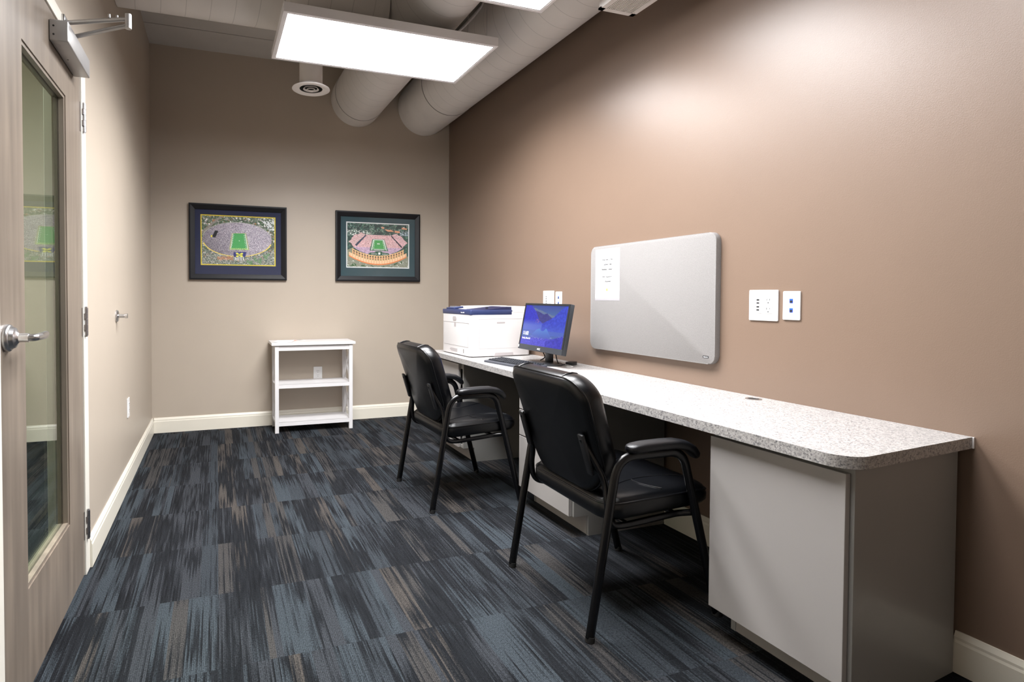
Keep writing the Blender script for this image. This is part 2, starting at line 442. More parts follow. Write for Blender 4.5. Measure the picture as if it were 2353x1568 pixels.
def print_grid(name, img, m, parent, fn, gain=1.0):
    """flat printed sheet: one vertex per image sample; fn(u, v) -> local position, v downwards"""
    H, W = img.shape[:2]
    uu, vv = np.meshgrid(np.linspace(0, 1, W), np.linspace(0, 1, H))
    co = np.array([fn(u, v) for u, v in zip(uu.ravel(), vv.ravel())])
    i = np.arange((H-1)*W).reshape(H-1, W)[:, :-1].ravel()
    faces = np.stack([i, i+W, i+W+1, i+1], 1)
    me = bpy.data.meshes.new(name); me.from_pydata(co.tolist(), [], faces.tolist())
    c = np.clip(img.reshape(-1, 3), 0, 255)/255
    c = np.where(c <= .04045, c/12.92, ((c+.055)/1.055)**2.4)
    c = np.clip(c*gain, 0, 1)
    at = me.attributes.new('print', 'FLOAT_COLOR', 'POINT')
    at.data.foreach_set('color', np.c_[c, np.ones(len(c))].astype(np.float32).ravel())
    me.materials.append(M[m]); me.update()
    o = bpy.data.objects.new(name, me); COL.objects.link(o); o.parent = parent
    return o

# ------------------------------------------------------------------ the room
struct('floor', B(XH, XR+WT, YF-WT, YB+WT, -.08, 0), 'carpet')
cm = MB()
cm.box(XH, XR+WT, YF-WT, 4.672, HC, HC+.1); cm.box(XH, XR+WT, 4.684, YB+WT, HC, HC+.1); cm.box(XH, XR+WT, 4.6, 4.75, HC+.09, HC+.12)
struct('ceiling', cm, 'ceil')
struct('wall_back', B(XH, XR+WT, YB, YB+WT, 0, HC), 'greige')
struct('wall_right', B(XR, XR+WT, YF-WT, YB, 0, HC), 'brown')
struct('wall_front', B(XH, XR, YF-WT, YF, 0, HC), 'greige')
FY0, FY1, FZ = DY0-.052, DY1+.072, DH+.051     # outside of the door frame
wl = MB()
wl.box(XL-WT, XL, YF, FY0, 0, HC); wl.box(XL-WT, XL, FY1, YB, 0, HC); wl.box(XL-WT, XL, FY0, FY1, FZ, HC)
struct('wall_left', wl, 'greige')
struct('wall_hall', B(XH-WT, XH, YF-WT, YB+WT, 0, HC), 'hall')

def baseboard_profile(d=.015, h=BH):
    return [(0, 0), (d, 0), (d, h-.032), (d*.82, h-.024), (d*.82, h-.016), (d*.45, h-.004), (d*.35, h), (0, h)]
bl = MB().prism([(XL+u, z) for u, z in baseboard_profile()], FY1, YB-.001, 'y')
bl.prism([(XL+u, z) for u, z in baseboard_profile()], YF, FY0, 'y')
struct('baseboard_left', bl, 'trim')
struct('baseboard_back', MB().prism([(YB-u, z) for u, z in baseboard_profile()], XL+.015, XR-.015, 'x'), 'trim')
br = MB()
for y0, y1 in ((YF, 1.066), (1.45, 2.234), (2.718, 3.489), (4.0, YB-.015)):
    br.prism([(XR-u, z) for u, z in baseboard_profile()], y0, y1, 'y')
struct('baseboard_right', br, 'trim')

# door frame and door
fm = MB()
fm.box(XL-WT-.01, XL+.006, FY0, DY0-.003, 0, FZ, .002); fm.box(XL-WT-.01, XL+.006, DY1+.003, FY1, 0, FZ, .002)
fm.box(XL-WT-.01, XL+.006, DY0-.003, DY1+.003, DH+.003, FZ, .002)
fm.box(XL-.065, XL-.05, DY0-.003, DY0+.01, 0, DH); fm.box(XL-.065, XL-.05, DY1-.01, DY1+.003, 0, DH)
struct('trim_1', fm, 'frame')
door = thing('door_1', 'grey stained wooden door with tall glass pane in the left wall', 'door', (XL, DY0, 0)); door['kind'] = 'structure'
def D(y): return y-DY0
dm = MB(); T = .045
dm.box(-T, 0, 0, D(LY0), .008, DH); dm.box(-T, 0, D(LY1), DY1-DY0, .008, DH)
dm.box(-T, 0, D(LY0), D(LY1), .008, LZ0); dm.box(-T, 0, D(LY0), D(LY1), LZ1, DH)
dm.build('door_leaf', 'wood', door)
B(-.026, -.02, D(LY0)-.004, D(LY1)+.004, LZ0-.004, LZ1+.004).build('glass_pane', 'glass_door', door)
for xa, xb in ((-.02, -.004), (-.042, -.026)):
    for q in ((D(LY0), D(LY0)+.012, LZ0, LZ1), (D(LY1)-.012, D(LY1), LZ0, LZ1), (D(LY0)+.012, D(LY1)-.012, LZ0, LZ0+.012), (D(LY0)+.012, D(LY1)-.012, LZ1-.012, LZ1)):
        B(xa, xb, *q).build('glazing_bead', 'wood', door)
# lever
lv = MB().lathe([(0, 0), (.036, 0), (.036, .008), (.033, .012), (.030, .013), (.026, .022), (.016, .026), (.012, .030), (.012, .052), (0, .052)], 'x', (0, D(1.700), 1.043))
rose = lv.build('lever_rose', 'steel', door, True); rose['label'] = 'round satin steel rose'
lm = MB().tube(fillet([(.050, D(1.699), 1.043), (.066, D(1.702), 1.043), (.066, D(1.745), 1.043)], .012), .0095, .0095, up=(0, 0, 1), n=16)
lm.prism([(D(1.742), 1.0525), (D(1.795), 1.0545), (D(1.806), 1.051), (D(1.806), 1.040), (D(1.790), 1.034), (D(1.742), 1.0335)], .0595, .0725, 'x', .003)
lm.build('lever_handle', 'steel', rose, True)
# hinges
for z in (1.878, 1.046, .207):
    hm = MB().box(-.002, .0025, DY1-DY0-.006, DY1-DY0+.018, z-.058, z+.058)
    h = hm.build('hinge', 'hinge', door)
    kn = MB()
    for k in range(5):
        kn.cyl((.010, DY1-DY0+.019, z-.058+k*.0232+.0006), (.010, DY1-DY0+.019, z-.058+(k+1)*.0232-.0006), .0085, n=16)
    kn.cyl((.010, DY1-DY0+.019, z-.062), (.010, DY1-DY0+.019, z+.062), .0055, n=12)
    kn.box(.002, .012, DY1-DY0+.004, DY1-DY0+.018, z+.012, z+.034); kn.box(.002, .012, DY1-DY0+.004, DY1-DY0+.018, z-.034, z-.012)
    kn.build('hinge_knuckle', 'hinge', h, True)
# closer
cz0, cz1, cy0, cy1 = 1.998, 2.068, D(2.125), D(2.455)
cl = B(0.001, .057, cy0, cy1, cz0, cz1, .004, 3).build('door_closer', 'closer', door, True); cl['label'] = 'silver door closer body'
for z in (2.018, 2.046): MB().cyl((.014, cy0-.0008, z), (.014, cy0+.001, z), .0032, n=12).build('screw', 'slot', cl)
MB().cyl((.02, cy0+.16, cz0-.0006), (.02, cy0+.16, cz0+.001), .003, n=10).build('screw', 'slot', cl)
B(.012, .026, cy0+.03, cy0+.055, cz0-.0004, cz0+.001).build('rating_label', 'printer_grey', cl)
ax = (.030, D(2.30), 2.080)
MB().cyl((ax[0], ax[1], cz1), (ax[0], ax[1], 2.088), .010, n=16).build('spindle', 'steel', cl, True)
el = (.229, D(2.195), 2.125)
MB().tube([(ax[0], ax[1], 2.086), (el[0], el[1], el[2]-.014)], .011, .006, up=(0, 0, 1), n=12).build('closer_arm', 'closer', cl, True)
a2 = MB().tube([(.022, D(2.29), 2.132), (el[0], el[1], el[2]+.008)], .008, .008, up=(0, 0, 1), n=12)
a2.cyl((el[0], el[1], el[2]-.026), (el[0], el[1], el[2]+.024), .011, n=16)
for q in (.165, .19): a2.cyl((q, D(2.217), 2.138), (q, D(2.217), 2.150), .004, n=10)
a2.build('closer_arm', 'closer', cl, True)
B(.004, .016, D(2.262), D(2.318), 2.112, 2.150, .003).build('arm_shoe', 'steel', cl, True)

# hall light behind the door, out of sight
ld = bpy.data.lights.new('hall_lamp', 'AREA'); ld.energy = HALL_W; ld.size = .6; ld.color = LED_COL
lo = bpy.data.objects.new('hall_lamp', ld); COL.objects.link(lo); lo.location = (-1.3, 2.6, HC-.05)

# ------------------------------------------------------------------ suspended LED panels
def panel_light(x, y, rz, label, watts=LED_W):
    t = thing('panel_light', label, 'ceiling light', (x, y, 2.593), rz, 'suspended white LED panels')
    L_, W_, Hh = 1.219, .600, .050
    fr = MB(); b_ = .016
    fr.box(-L_/2, L_/2, -W_/2, -W_/2+b_, 0, Hh, .0015); fr.box(-L_/2, L_/2, W_/2-b_, W_/2, 0, Hh, .0015)
    fr.box(-L_/2, -L_/2+b_, -W_/2+b_, W_/2-b_, 0, Hh, .0015); fr.box(L_/2-b_, L_/2, -W_/2+b_, W_/2-b_, 0, Hh, .0015)
    lip = .008
    for a, c, d, e in ((-L_/2+b_, L_/2-b_, -W_/2+b_, -W_/2+b_+lip), (-L_/2+b_, L_/2-b_, W_/2-b_-lip, W_/2-b_),
                       (-L_/2+b_, -L_/2+b_+lip, -W_/2+b_+lip, W_/2-b_-lip), (L_/2-b_-lip, L_/2-b_, -W_/2+b_+lip, W_/2-b_-lip)):
        fr.box(a, c, d, e, .002, .006)
    fr.build('frame', 'lamp_frame', t)
    B(-L_/2+b_+.001, L_/2-b_-.001, -W_/2+b_+.001, W_/2-b_-.001, .0065, .0085).build('light_diffuser', 'led', t)
    la = bpy.data.lights.new('led_lamp', 'AREA'); la.shape = 'RECTANGLE'; la.size = L_-.05; la.size_y = W_-.05; la.energy = watts; la.color = LED_COL; la.spread = math.radians(LED_SPREAD)
    lo_ = bpy.data.objects.new('led_lamp', la); COL.objects.link(lo_); lo_.parent = t; lo_.location = (0, 0, .0045)
    B(-L_/2+.003, L_/2-.003, -W_/2+.003, W_/2-.003, Hh-.006, Hh+.001).build('back_plate', 'lamp_top', t)
    for sx in (-1, 1):
        for yy in (-W_/2+.06, .012):
            MB().cyl((sx*(L_/2-.045), yy, Hh), (sx*(L_/2-.045), yy, HC-2.593), .0012, n=6).build('hanging_wire', 'wire', t)
    return t
p1 = panel_light(.931, 3.188, math.radians(.5), 'white LED panel hanging fully in view before the back wall')
# flexible power lead of the first panel
MB().tube(fillet([(.372, -.22, .049), (.395, -.20, .090), (.442, -.188, .135), (.500, -.188, .198), (.572, -.188, .293), (.610, -.188, .50), (.610, -.188, .640)], .05, 8), .006, n=8).build('power_lead', 'cond', p1, True)
panel_light(.962, 2.184, math.radians(.5), 'white LED panel cut by the top edge of the photo, beside the air grille')
panel_light(.962, 1.18, 0, 'white LED panel nearest the camera, above the picture edge', LED_W*.33)

# ------------------------------------------------------------------ ducts, diffuser, grille
def duct(name, p0, p1, r, label, ring=None):
    p0, p1 = Vector(p0), Vector(p1); Ln = (p1-p0).length
    t = thing(name, label, 'air duct', p0); t.rotation_euler = (p1-p0).to_track_quat('Z', 'Y').to_euler()
    t['group'] = 'round white air ducts under the ceiling'
    MB().cyl((0, 0, 0), (0, 0, Ln), r, n=64).build('duct_tube', 'duct', t, True)
    if ring:
        MB().cyl((0, 0, ring), (0, 0, Ln), r+.0035, n=64).build('end_sleeve', 'duct_plain', t, True)
        MB().cyl((0, 0, ring-.006), (0, 0, ring), r+.001, n=64).build('joint_gap', 'dark_gap', t, True)
    return t
duct('air_duct', (1.890, YF+.002, 2.954), (1.890, YB-.002, 2.954), .253, 'widest white air duct, running along the brown wall', 4.42-YF)
duct('air_duct', (1.228, YF+.002, 2.956), (1.228, YB-.002, 2.956), .233, 'white air duct left of the one along the brown wall', 4.87-YF)
duct('air_duct', (XL+.002, 3.418, 2.956), (.993, 3.418, 2.956), .20, 'white cross duct leaving the left wall behind the LED panel')
df = thing('ceiling_diffuser', 'round white air diffuser on a short pipe in front of the back wall', 'air vent', (.609, 3.80, 2.553))
MB().cyl((0, 0, .016), (0, 0, HC-2.553), .0775, n=40, caps=False).build('drop_pipe', 'duct_plain', df, True)
MB().lathe([(.079, .03), (.100, .016), (.126, .004), (.127, 0), (.120, -.004), (.100, -.003), (.077, .002), (.0765, .006), (.079, .03)], n=56).build('outer_ring', 'vent', df, True)
for ra, z in ((.052, .000), (.032, -.006)):
    MB().lathe([(ra-.006, z+.010), (ra, z+.001), (ra+.001, z), (ra-.001, z-.0008), (ra-.009, z+.009), (ra-.006, z+.010)], n=44).build('diffuser_cone', 'vent', df, True)
MB().lathe([(0, -.009), (.008, -.010), (.014, -.012), (.014, -.0135), (0, -.014)], n=32).build('diffuser_cone', 'vent', df, True)
MB().lathe([(.0762, .003), (.0762, .045), (0, .045)], n=40).build('throat', 'vent_shade', df, True)  # neck wall coloured dark as the shade seen between the rings
vg = thing('air_grille', 'white slotted air grille on the bottom of the widest duct', 'air vent', (1.872, 2.05, 2.552))
vm = MB(); hw, hl = .103, .25
vm.box(-hw, hw, -hl, -hl+.025, 0, .008); vm.box(-hw, hw, hl-.025, hl, 0, .008); vm.box(-hw, -hw+.025, -hl, hl, 0, .008); vm.box(hw-.025, hw, -hl, hl, 0, .008)
vm.build('grille_frame', 'vent', vg)
for k in range(16):
    xx = -hw+.028+k*(2*hw-.056)/15
    B(xx-.0026, xx+.0026, -hl+.022, hl-.022, .001, .009).build('slat', 'vent', vg)
B(-hw+.01, hw-.01, -hl+.01, hl-.01, .012, .016).build('grille_back', 'vent_shade', vg)
bx = MB()
bx.box(-hw+.004, -hw+.008, -hl+.004, hl-.004, .008, .162); bx.box(hw-.008, hw-.004, -hl+.004, hl-.004, .008, .162)
bx.box(-hw+.008, hw-.008, -hl+.004, -hl+.008, .008, .146); bx.box(-hw+.008, hw-.008, hl-.008, hl-.004, .008, .146)
bx.build('boot', 'vent', vg)

# ------------------------------------------------------------------ countertop and cabinets
ct = thing('countertop', 'long speckled stone-look countertop along the brown wall', 'counter', (CX, 1.0, 0))
YE = 4.03
out = [(XR-.0005, YE), (CX, YE)]
r_ = .072
c0 = Vector((CX+r_, .995+r_))
for i in range(11):
    t = PI + (PI/2)*i/10; out.append((c0.x + r_*math.cos(t), c0.y + r_*math.sin(t)))
out.append((XR-.0005, 1.037))
mbt = MB().prism([(u-CX, v-1.0) for u, v in out], CZ-CT, CZ)
mbt.build('counter_slab', 'granite', ct)
B(XR-.006-CX, XR-.0008-CX, 1.033-1.0, 1.0365-1.0, CZ-CT, CZ).build('end_caulk', 'white_plastic', ct)
g = MB().lathe([(.020, .0003), (.030, .0003), (.030, .0015), (.027, .0022), (.021, .0022), (.020, .0003)], c=(2.094-CX, 1.707-1.0, CZ), n=32)
gr = g.build('cable_grommet', 'steel', ct, True)
MB().cyl((2.094-CX, .707, CZ+.0004), (2.094-CX, .707, CZ+.002), .0205, n=28).build('grommet_hole', 'slot', gr)

XF = 1.589                      # face of doors and drawers
def cabinet(y0, y1, fronts, label, skew=False):
    t = thing('base_cabinet', label, 'cabinet', (XF, y0, 0), 0, 'grey base cabinets under the counter')
    X0, X1 = .0195, XR-.018-XF; W_ = y1-y0; tk, th = .102, .10
    cb = MB(); top = CZ-CT-.0008
    # side panels with toe notch
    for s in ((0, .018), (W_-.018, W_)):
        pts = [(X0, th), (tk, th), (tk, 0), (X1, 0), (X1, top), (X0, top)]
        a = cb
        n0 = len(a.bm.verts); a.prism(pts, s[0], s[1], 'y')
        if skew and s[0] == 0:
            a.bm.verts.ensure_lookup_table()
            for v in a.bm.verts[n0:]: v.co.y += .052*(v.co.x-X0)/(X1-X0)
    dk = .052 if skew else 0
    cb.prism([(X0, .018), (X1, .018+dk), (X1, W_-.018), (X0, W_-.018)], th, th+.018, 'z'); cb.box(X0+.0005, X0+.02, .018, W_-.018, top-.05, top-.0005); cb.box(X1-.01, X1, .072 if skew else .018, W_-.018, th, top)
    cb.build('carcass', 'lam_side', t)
    B(tk+.002, tk+.018, .018, W_-.018, 0, th).build('toe_kick', 'lam', t)
    for kind, a, c, z0, z1 in fronts:
        B(0, .018, a-y0, c-y0, z0, z1, .0012).build(kind, 'lam', t)
    return t
cabinet(1.012, 1.450, [('cabinet_door', 1.023, 1.4515, .100, .682)], 'grey base cabinet with one door at the open near end of the counter', True)
cabinet(2.235, 2.717, [('drawer', 2.250, 2.712, .100, .383), ('drawer', 2.250, 2.712, .389, .528), ('drawer', 2.250, 2.712, .534, .682)], 'grey drawer cabinet between the two chairs')
cabinet(3.490, 3.999, [('cabinet_door', 3.535, 3.985, .100, .682)], 'grey base cabinet at the far end, under the printer')

# ------------------------------------------------------------------ chairs
def make_chair(label, loc, rz):
    ch = thing('guest_chair', label, 'chair', loc, rz, 'black leather guest chairs at the counter')
    ys = .270
    for s in (1, -1):
        y = s*ys
        rear = fillet([(-.285, y, .012), (-.182, y, .613), (-.03, y, .613)], .078, 10)
        MB().tube(rear, .0165, .0115, n=14).build('leg', 'tube', ch, True)
        front = fillet([(.250, y, .012), (.088, y, .613), (-.03, y, .613)], .075, 10)
        MB().tube(front, .0165, .0115, n=14).build('leg', 'tube', ch, True)
        for fx in (-.285, .250):
            MB().cyl((fx-.001, y, 0), (fx+.0025, y, .018), .0160, .0152, n=16).build('rubber_foot', 'rubber', ch, True)
        # arm pad: rounded block that droops over the front bend
        pts = [(-.143, .634), (-.140, .6345), (-.131, .636), (-.115, .638), (-.08, .641), (0, .643), (.05, .642), (.09, .634), (.118, .619), (.136, .601), (.143, .590), (.146, .584)]
        ap = MB(); rings = []
        for i, (px, pz) in enumerate(pts):
            k = min(i, len(pts)-1-i); wd = (.008, .017, .0245, .028, .029)[min(k, 4)]; hh = (.005, .0105, .0145, .017, .0175)[min(k, 4)]
            j, l = max(i-1, 0), min(i+1, len(pts)-1)
            d = Vector((pts[l][0]-pts[j][0], 0, pts[l][1]-pts[j][1])).normalized(); nn = Vector((-d.z, 0, d.x))
            ring = []
            for q in range(16):
                a = 2*PI*q/16; cu, su = math.cos(a), math.sin(a)
                ux = math.copysign(abs(cu)**.6, cu)*wd; uz = math.copysign(abs(su)**.7, su)*hh
                ring.append(ap.bm.verts.new(Vector((px, y, pz)) + Vector((0, 1, 0))*ux + nn*uz))
            rings.append(ring)
        for A, Bq in zip(rings, rings[1:]):
            for q in range(16): ap.bm.faces.new((A[q], A[(q+1) % 16], Bq[(q+1) % 16], Bq[q]))
        ap.bm.faces.new(rings[0][::-1]); ap.bm.faces.new(rings[-1])
        ap.build('armrest', 'armpad', ch, True)
        # seat-and-back rail: up behind the backrest, down along the leg, forward under the seat
        yi = s*.236
        rail = fillet([(-.278, s*.205, .668), (-.262, s*.205, .640), (-.205, s*.238, .520), (-.208, s*.252, .440), (-.195, s*.250, .372), (-.13, yi, .360), (.10, yi, .378), (.150, s*.258, .384)], [.01, .05, .05, .055, .03, .02], 7)
        MB().tube(rail, .0115, .0105, n=12).build('seat_rail', 'tube', ch, True)
        bk = MB().box(-.006, .006, -.016, .016, -.075, .075, .005)
        bk.xf(Matrix.Translation((-.262, s*.205, .61)) @ Matrix.Rotation(math.radians(-17), 4, 'Y'))
        bk.build('back_bracket', 'black_plastic', ch, True)
    # cross bars under the seat
    for x in (-.11, .09):
        z = .360+(x+.13)*.081
        MB().tube([(x, -.236, z), (x, .236, z)], .009, n=10, up=(0, 0, 1)).build('stretcher', 'tube', ch, True)
    # seat cushion
    o = rrect(.465, .515, .07, 7)
    def sf(u, v, d):
        x = u+.018; y = v
        ed = max(abs(u)/.2325, abs(v)/.2575)
        wf = -.018*max(0, (u-.12)/.11)**2
        return (x, y, .430 + d + .055*u + wf*(1 if d > 0 else .3))
    prof = [(0, -.040), (.7, -.040), (.95, -.034), (.995, -.018), (1.0, .010), (.985, .022), (.955, .036), (.90, .042), (.80, .043), (.55, .040), (.25, .036), (0, .035)]
    st = MB().inflate(o, prof, sf).build('seat', 'leather', ch, True)
    pp = MB().tube([sf(u*.987, v*.987, .0235) for u, v in o], .0035, n=8, up=(0, 0, 1), closed=True)
    pp.build('piping', 'leather_pipe', st, True)
    def sp(u, v):
        e = max(abs(u)/.2325, abs(v)/.2575); d = np.interp(e, [0, .25, .55, .8, .9], [.035, .036, .040, .043, .042]); return sf(u, v, d+.0005)
    for s in (1, -1):
        MB().tube([sp(u, s*(.105+.075*((u-.02)/.2)**2)) for u in np.linspace(-.20, .20, 22)], .0026, n=8, up=(0, 0, 1)).build('seam', 'leather_pipe', st, True)
        MB().tube([sp(-.02+.03*((v*s-.15)/.08)**2, v) for v in np.linspace(s*.11, s*.235, 10)], .0024, n=8, up=(0, 0, 1)).build('seam', 'leather_pipe', st, True)
    # backrest
    W_, Hb = .485, .43
    ob = []
    for u, v in rrect(W_, Hb, .075, 9, .12):
        k = (v+Hb/2)/Hb
        ww = 1 - .10*max(0, .45-k)/.45 + .02*k           # slightly narrower at the bottom
        if v > Hb/2-.08: v += .022*(1-(2*u/W_)**2)       # crowned top
        ob.append((u*ww, v))
    lean = math.radians(17.5)
    def bf(u, v, d):
        d = d - .030*(1-(2*u/W_)**2)*.6                  # hollow towards the sitter
        bend = .016*(v/.215)**2
        px = -.226 + (d-bend)*math.cos(lean) - v*math.sin(lean)
        pz = .668 + v*math.cos(lean) + (d-bend)*math.sin(lean)
        return (px, u, pz)
    profb = [(0, -.030), (.6, -.030), (.88, -.028), (.95, -.023), (.985, -.013), (1.0, .000), (1.0, .018), (.985, .040), (.95, .055), (.88, .064), (.7, .069), (.4, .070), (0, .068)]
    bkr = MB().inflate(ob, profb, bf).build('backrest', 'leather', ch, True)
    MB().tube([bf(u*.996, v*.996, -.008) for u, v in ob], .0034, n=8, up=(1, 0, 0), closed=True).build('piping', 'leather_pipe', bkr, True)
    for s in (1, -1):                                     # seams over the top into the side panels
        line = []
        for sc, d in ((.996, -.006), (1.002, .008), (1.002, .02), (.987, .041), (.952, .056), (.88, .065), (.7, .070), (.4, .071)):
            line.append(bf(s*.150, (Hb/2+.013)*sc, d+.0004))
        MB().tube(line, .0022, n=6, up=(0, 1, 0)).build('seam', 'leather_pipe', bkr, True)
    return ch
chair = make_chair('black leather guest chair nearest the camera, pulled up to the empty counter', (1.468, 1.803, 0), math.radians(-1.5))
c2 = copy_tree(chair)
c2.location = (1.360, 3.006, 0); c2.rotation_euler = (0, 0, math.radians(1.0))
c2['label'] = 'black leather guest chair farther away, in front of the keyboard and printer'

# ------------------------------------------------------------------ wall plates
def plate_frame(axis, loc):
    """local frame: u right as seen by the viewer, v up, w out of the wall"""
    t = bpy.data.objects.new
    if axis == 'right': m = frame4((0, -1, 0), (0, 0, 1), loc)
    elif axis == 'back': m = frame4((1, 0, 0), (0, 0, 1), loc)
    else: m = frame4((0, 1, 0), (0, 0, 1), loc)
    return m
def plate(name, label, cat, axis, loc, w_, h_, group=None):
    t = thing(name, label, cat, group=group); t.matrix_world = plate_frame(axis, loc)
    MB().prism(rrect(w_, h_, .004, 3), .0003, .0065, 'z', .0018).build('wall_plate', 'plate', t)
    return t
def slots(t, cx, cy):
    B(cx-.0072, cx-.0052, cy+.001, cy+.0095, .0085, .0091).build('socket_slot', 'slot', t)
    B(cx+.0052, cx+.0072, cy+.002, cy+.009, .0085, .0091).build('socket_slot', 'slot', t)
    MB().cyl((cx, cy-.0075, .0085), (cx, cy-.0075, .0091), .0026, n=12).build('ground_hole', 'slot', t)
def duplex(t, cx):
    f = MB().box(cx-.0165, cx+.0165, -.033, .033, .006, .0086, .001).build('receptacle', 'plate', t)
    for cy in (.0185, -.0185): slots(f, cx, cy)
def usb(t, cx):
    f = MB().box(cx-.0165, cx+.0165, -.033, .033, .006, .0086, .001).build('usb_insert', 'plate', t)
    for cy in (.0225, .0095, -.0065, -.0195):
        B(cx-.0062, cx+.0062, cy-.0030, cy+.0030, .0084, .0091).build('usb_port', 'slot', f)
def screws(t, xs, h_):
    for cx in xs:
        for cy in (h_, -h_): MB().cyl((cx, cy, .006), (cx, cy, .0071), .0024, n=12).build('screw', 'white_plastic', t)
def jacks(t):
    for cy in (.0185, -.0185):
        j = MB().box(-.0067, .0067, cy-.0085, cy+.0085, .006, .0078).build('network_jack', 'blue_jack', t)
        j['label'] = 'blue network jack'
        jm = MB().box(-.0052, .0052, cy-.0058, cy+.0022, .0076, .0084); jm.box(-.0022, .0022, cy-.0082, cy-.0055, .0076, .0084)
        jm.build('jack_opening', 'slot', j)
def twogang(y, z, label):
    t = plate('charging_outlet', label, 'power outlet', 'right', (XR, y, z), .129, .128, 'double wall plates with charging ports')
    usb(t, -.0215); duplex(t, .0245); screws(t, (-.0215, .0245), .050)
def network(y, z, label):
    t = plate('network_outlet', label, 'network outlet', 'right', (XR, y, z), .070, .1143, 'white network wall plates')
    jacks(t); screws(t, (0,), .042)
twogang(1.720, 1.119, 'square white plate with charging ports and sockets, right of the grey board')
network(1.600, 1.120, 'narrow white plate with two blue jacks, right of the grey board')
twogang(3.303, 1.128, 'square white plate with charging ports, above the monitor')
network(3.183, 1.128, 'narrow white plate with blue jacks, half hidden above the monitor')
t = plate('power_outlet', 'white socket plate on the back wall, seen through the white shelf', 'power outlet', 'back', (.868, YB, .445), .080, .125); duplex(t, 0); screws(t, (0,), .048)
t = plate('power_outlet', 'white socket plate low on the left wall', 'power outlet', 'left', (XL, 3.742, .468), .072, .118); duplex(t, 0); screws(t, (0,), .048)
ws = thing('door_stop', 'round steel wall bumper on the left wall', 'door stop', (XL, 3.362, 1.042))
MB().lathe([(0, 0.0003), (.033, .0003), (.033, .006), (.026, .012), (.012, .014), (0, .014)], 'x').build('rose', 'steel', ws, True)
MB().lathe([(.011, .013), (.010, .04), (.013, .044), (.013, .056), (.010, .058), (0, .058)], 'x', n=20).build('stop_pin', 'steel', ws, True)

# ------------------------------------------------------------------ tack board and notice
tb = thing('tack_board', 'grey fabric pinboard with rounded corners on the brown wall', 'pinboard'); tb.matrix_world = plate_frame('right', (XR, 2.374, 1.1465))
MB().prism(rrect(.884, .604, .038, 8), .0005, .030, 'z', .004).build('fabric_panel', 'fabric', tb, True)
lb = MB().prism(rrect(.032, .0105, .0015, 2), .0296, .0306).build('brand_label', 'label_black', tb); lb.location = (.394, -.2695, 0)
text('label_lettering', 'Quartet', .0075, 'white_ink', lb, Matrix.Translation((0, -.0024, .0307)))
ns = thing('notice_sheet', 'white printed notice in a clear sleeve on the grey pinboard', 'notice'); ns.matrix_world = plate_frame('right', (XR-.0302, 2.667, 1.281))
B(-.106, .106, -.150, .150, 0, .0006).build('plastic_sleeve', 'sleeve', ns)
pp = B(-.103, .103, -.138, .138, .0007, .0014).build('paper', 'paper', ns)
for k, (s_, yy) in enumerate((('Welcome to the', .082), ('Chatham Hills', .054), ('Business Center!', .026), ('WiFi Password:', -.017), ('CHBusiness', -.044))):
    text('notice_lettering', s_, .0135, 'ink', pp, Matrix.Translation((0, yy, .0017)), bold=.0003)
MB().cyl((0, -.088, .0014), (0, -.088, .0018), .0085, n=24).build('printed_dot', 'yellow', pp)

# ------------------------------------------------------------------ framed pictures
rng = np.random.default_rng(5)
def smooth_noise(H, W, cell):
    h, w_ = int(H/cell)+3, int(W/cell)+3
    g = rng.random((h, w_)); yy = np.linspace(0, h-2.001, H); xx = np.linspace(0, w_-2.001, W)
    y0, x0 = yy.astype(int), xx.astype(int); fy, fx = (yy-y0)[:, None], (xx-x0)[None]
    return (g[y0][:, x0]*(1-fy)*(1-fx) + g[y0+1][:, x0]*fy*(1-fx) + g[y0][:, x0+1]*(1-fy)*fx + g[y0+1][:, x0+1]*fy*fx)
def pick(mask, img, col, jit=0):
    n = int(mask.sum()); c = np.array(col, float)[None] + rng.normal(0, 1, (n, 1))*jit
    img[mask] = c
def poly(U, V, pts):
    m = np.zeros(U.shape, bool); n = len(pts); j = n-1
    for i in range(n):
        xi, yi = pts[i]; xj, yj = pts[j]
        c = ((yi > V) != (yj > V)) & (U < (xj-xi)*(V-yi)/((yj-yi) or 1e-9)+xi); m ^= c; j = i
    return m
def city(U, V, H, W, base, cols, cell):
    img = np.zeros((H, W, 3)); img[:] = base
    img *= (.6+.8*smooth_noise(H, W, 6))[..., None]
    for c, th in cols:
        pick(smooth_noise(H, W, cell) > th, img, c, 22)
    return img
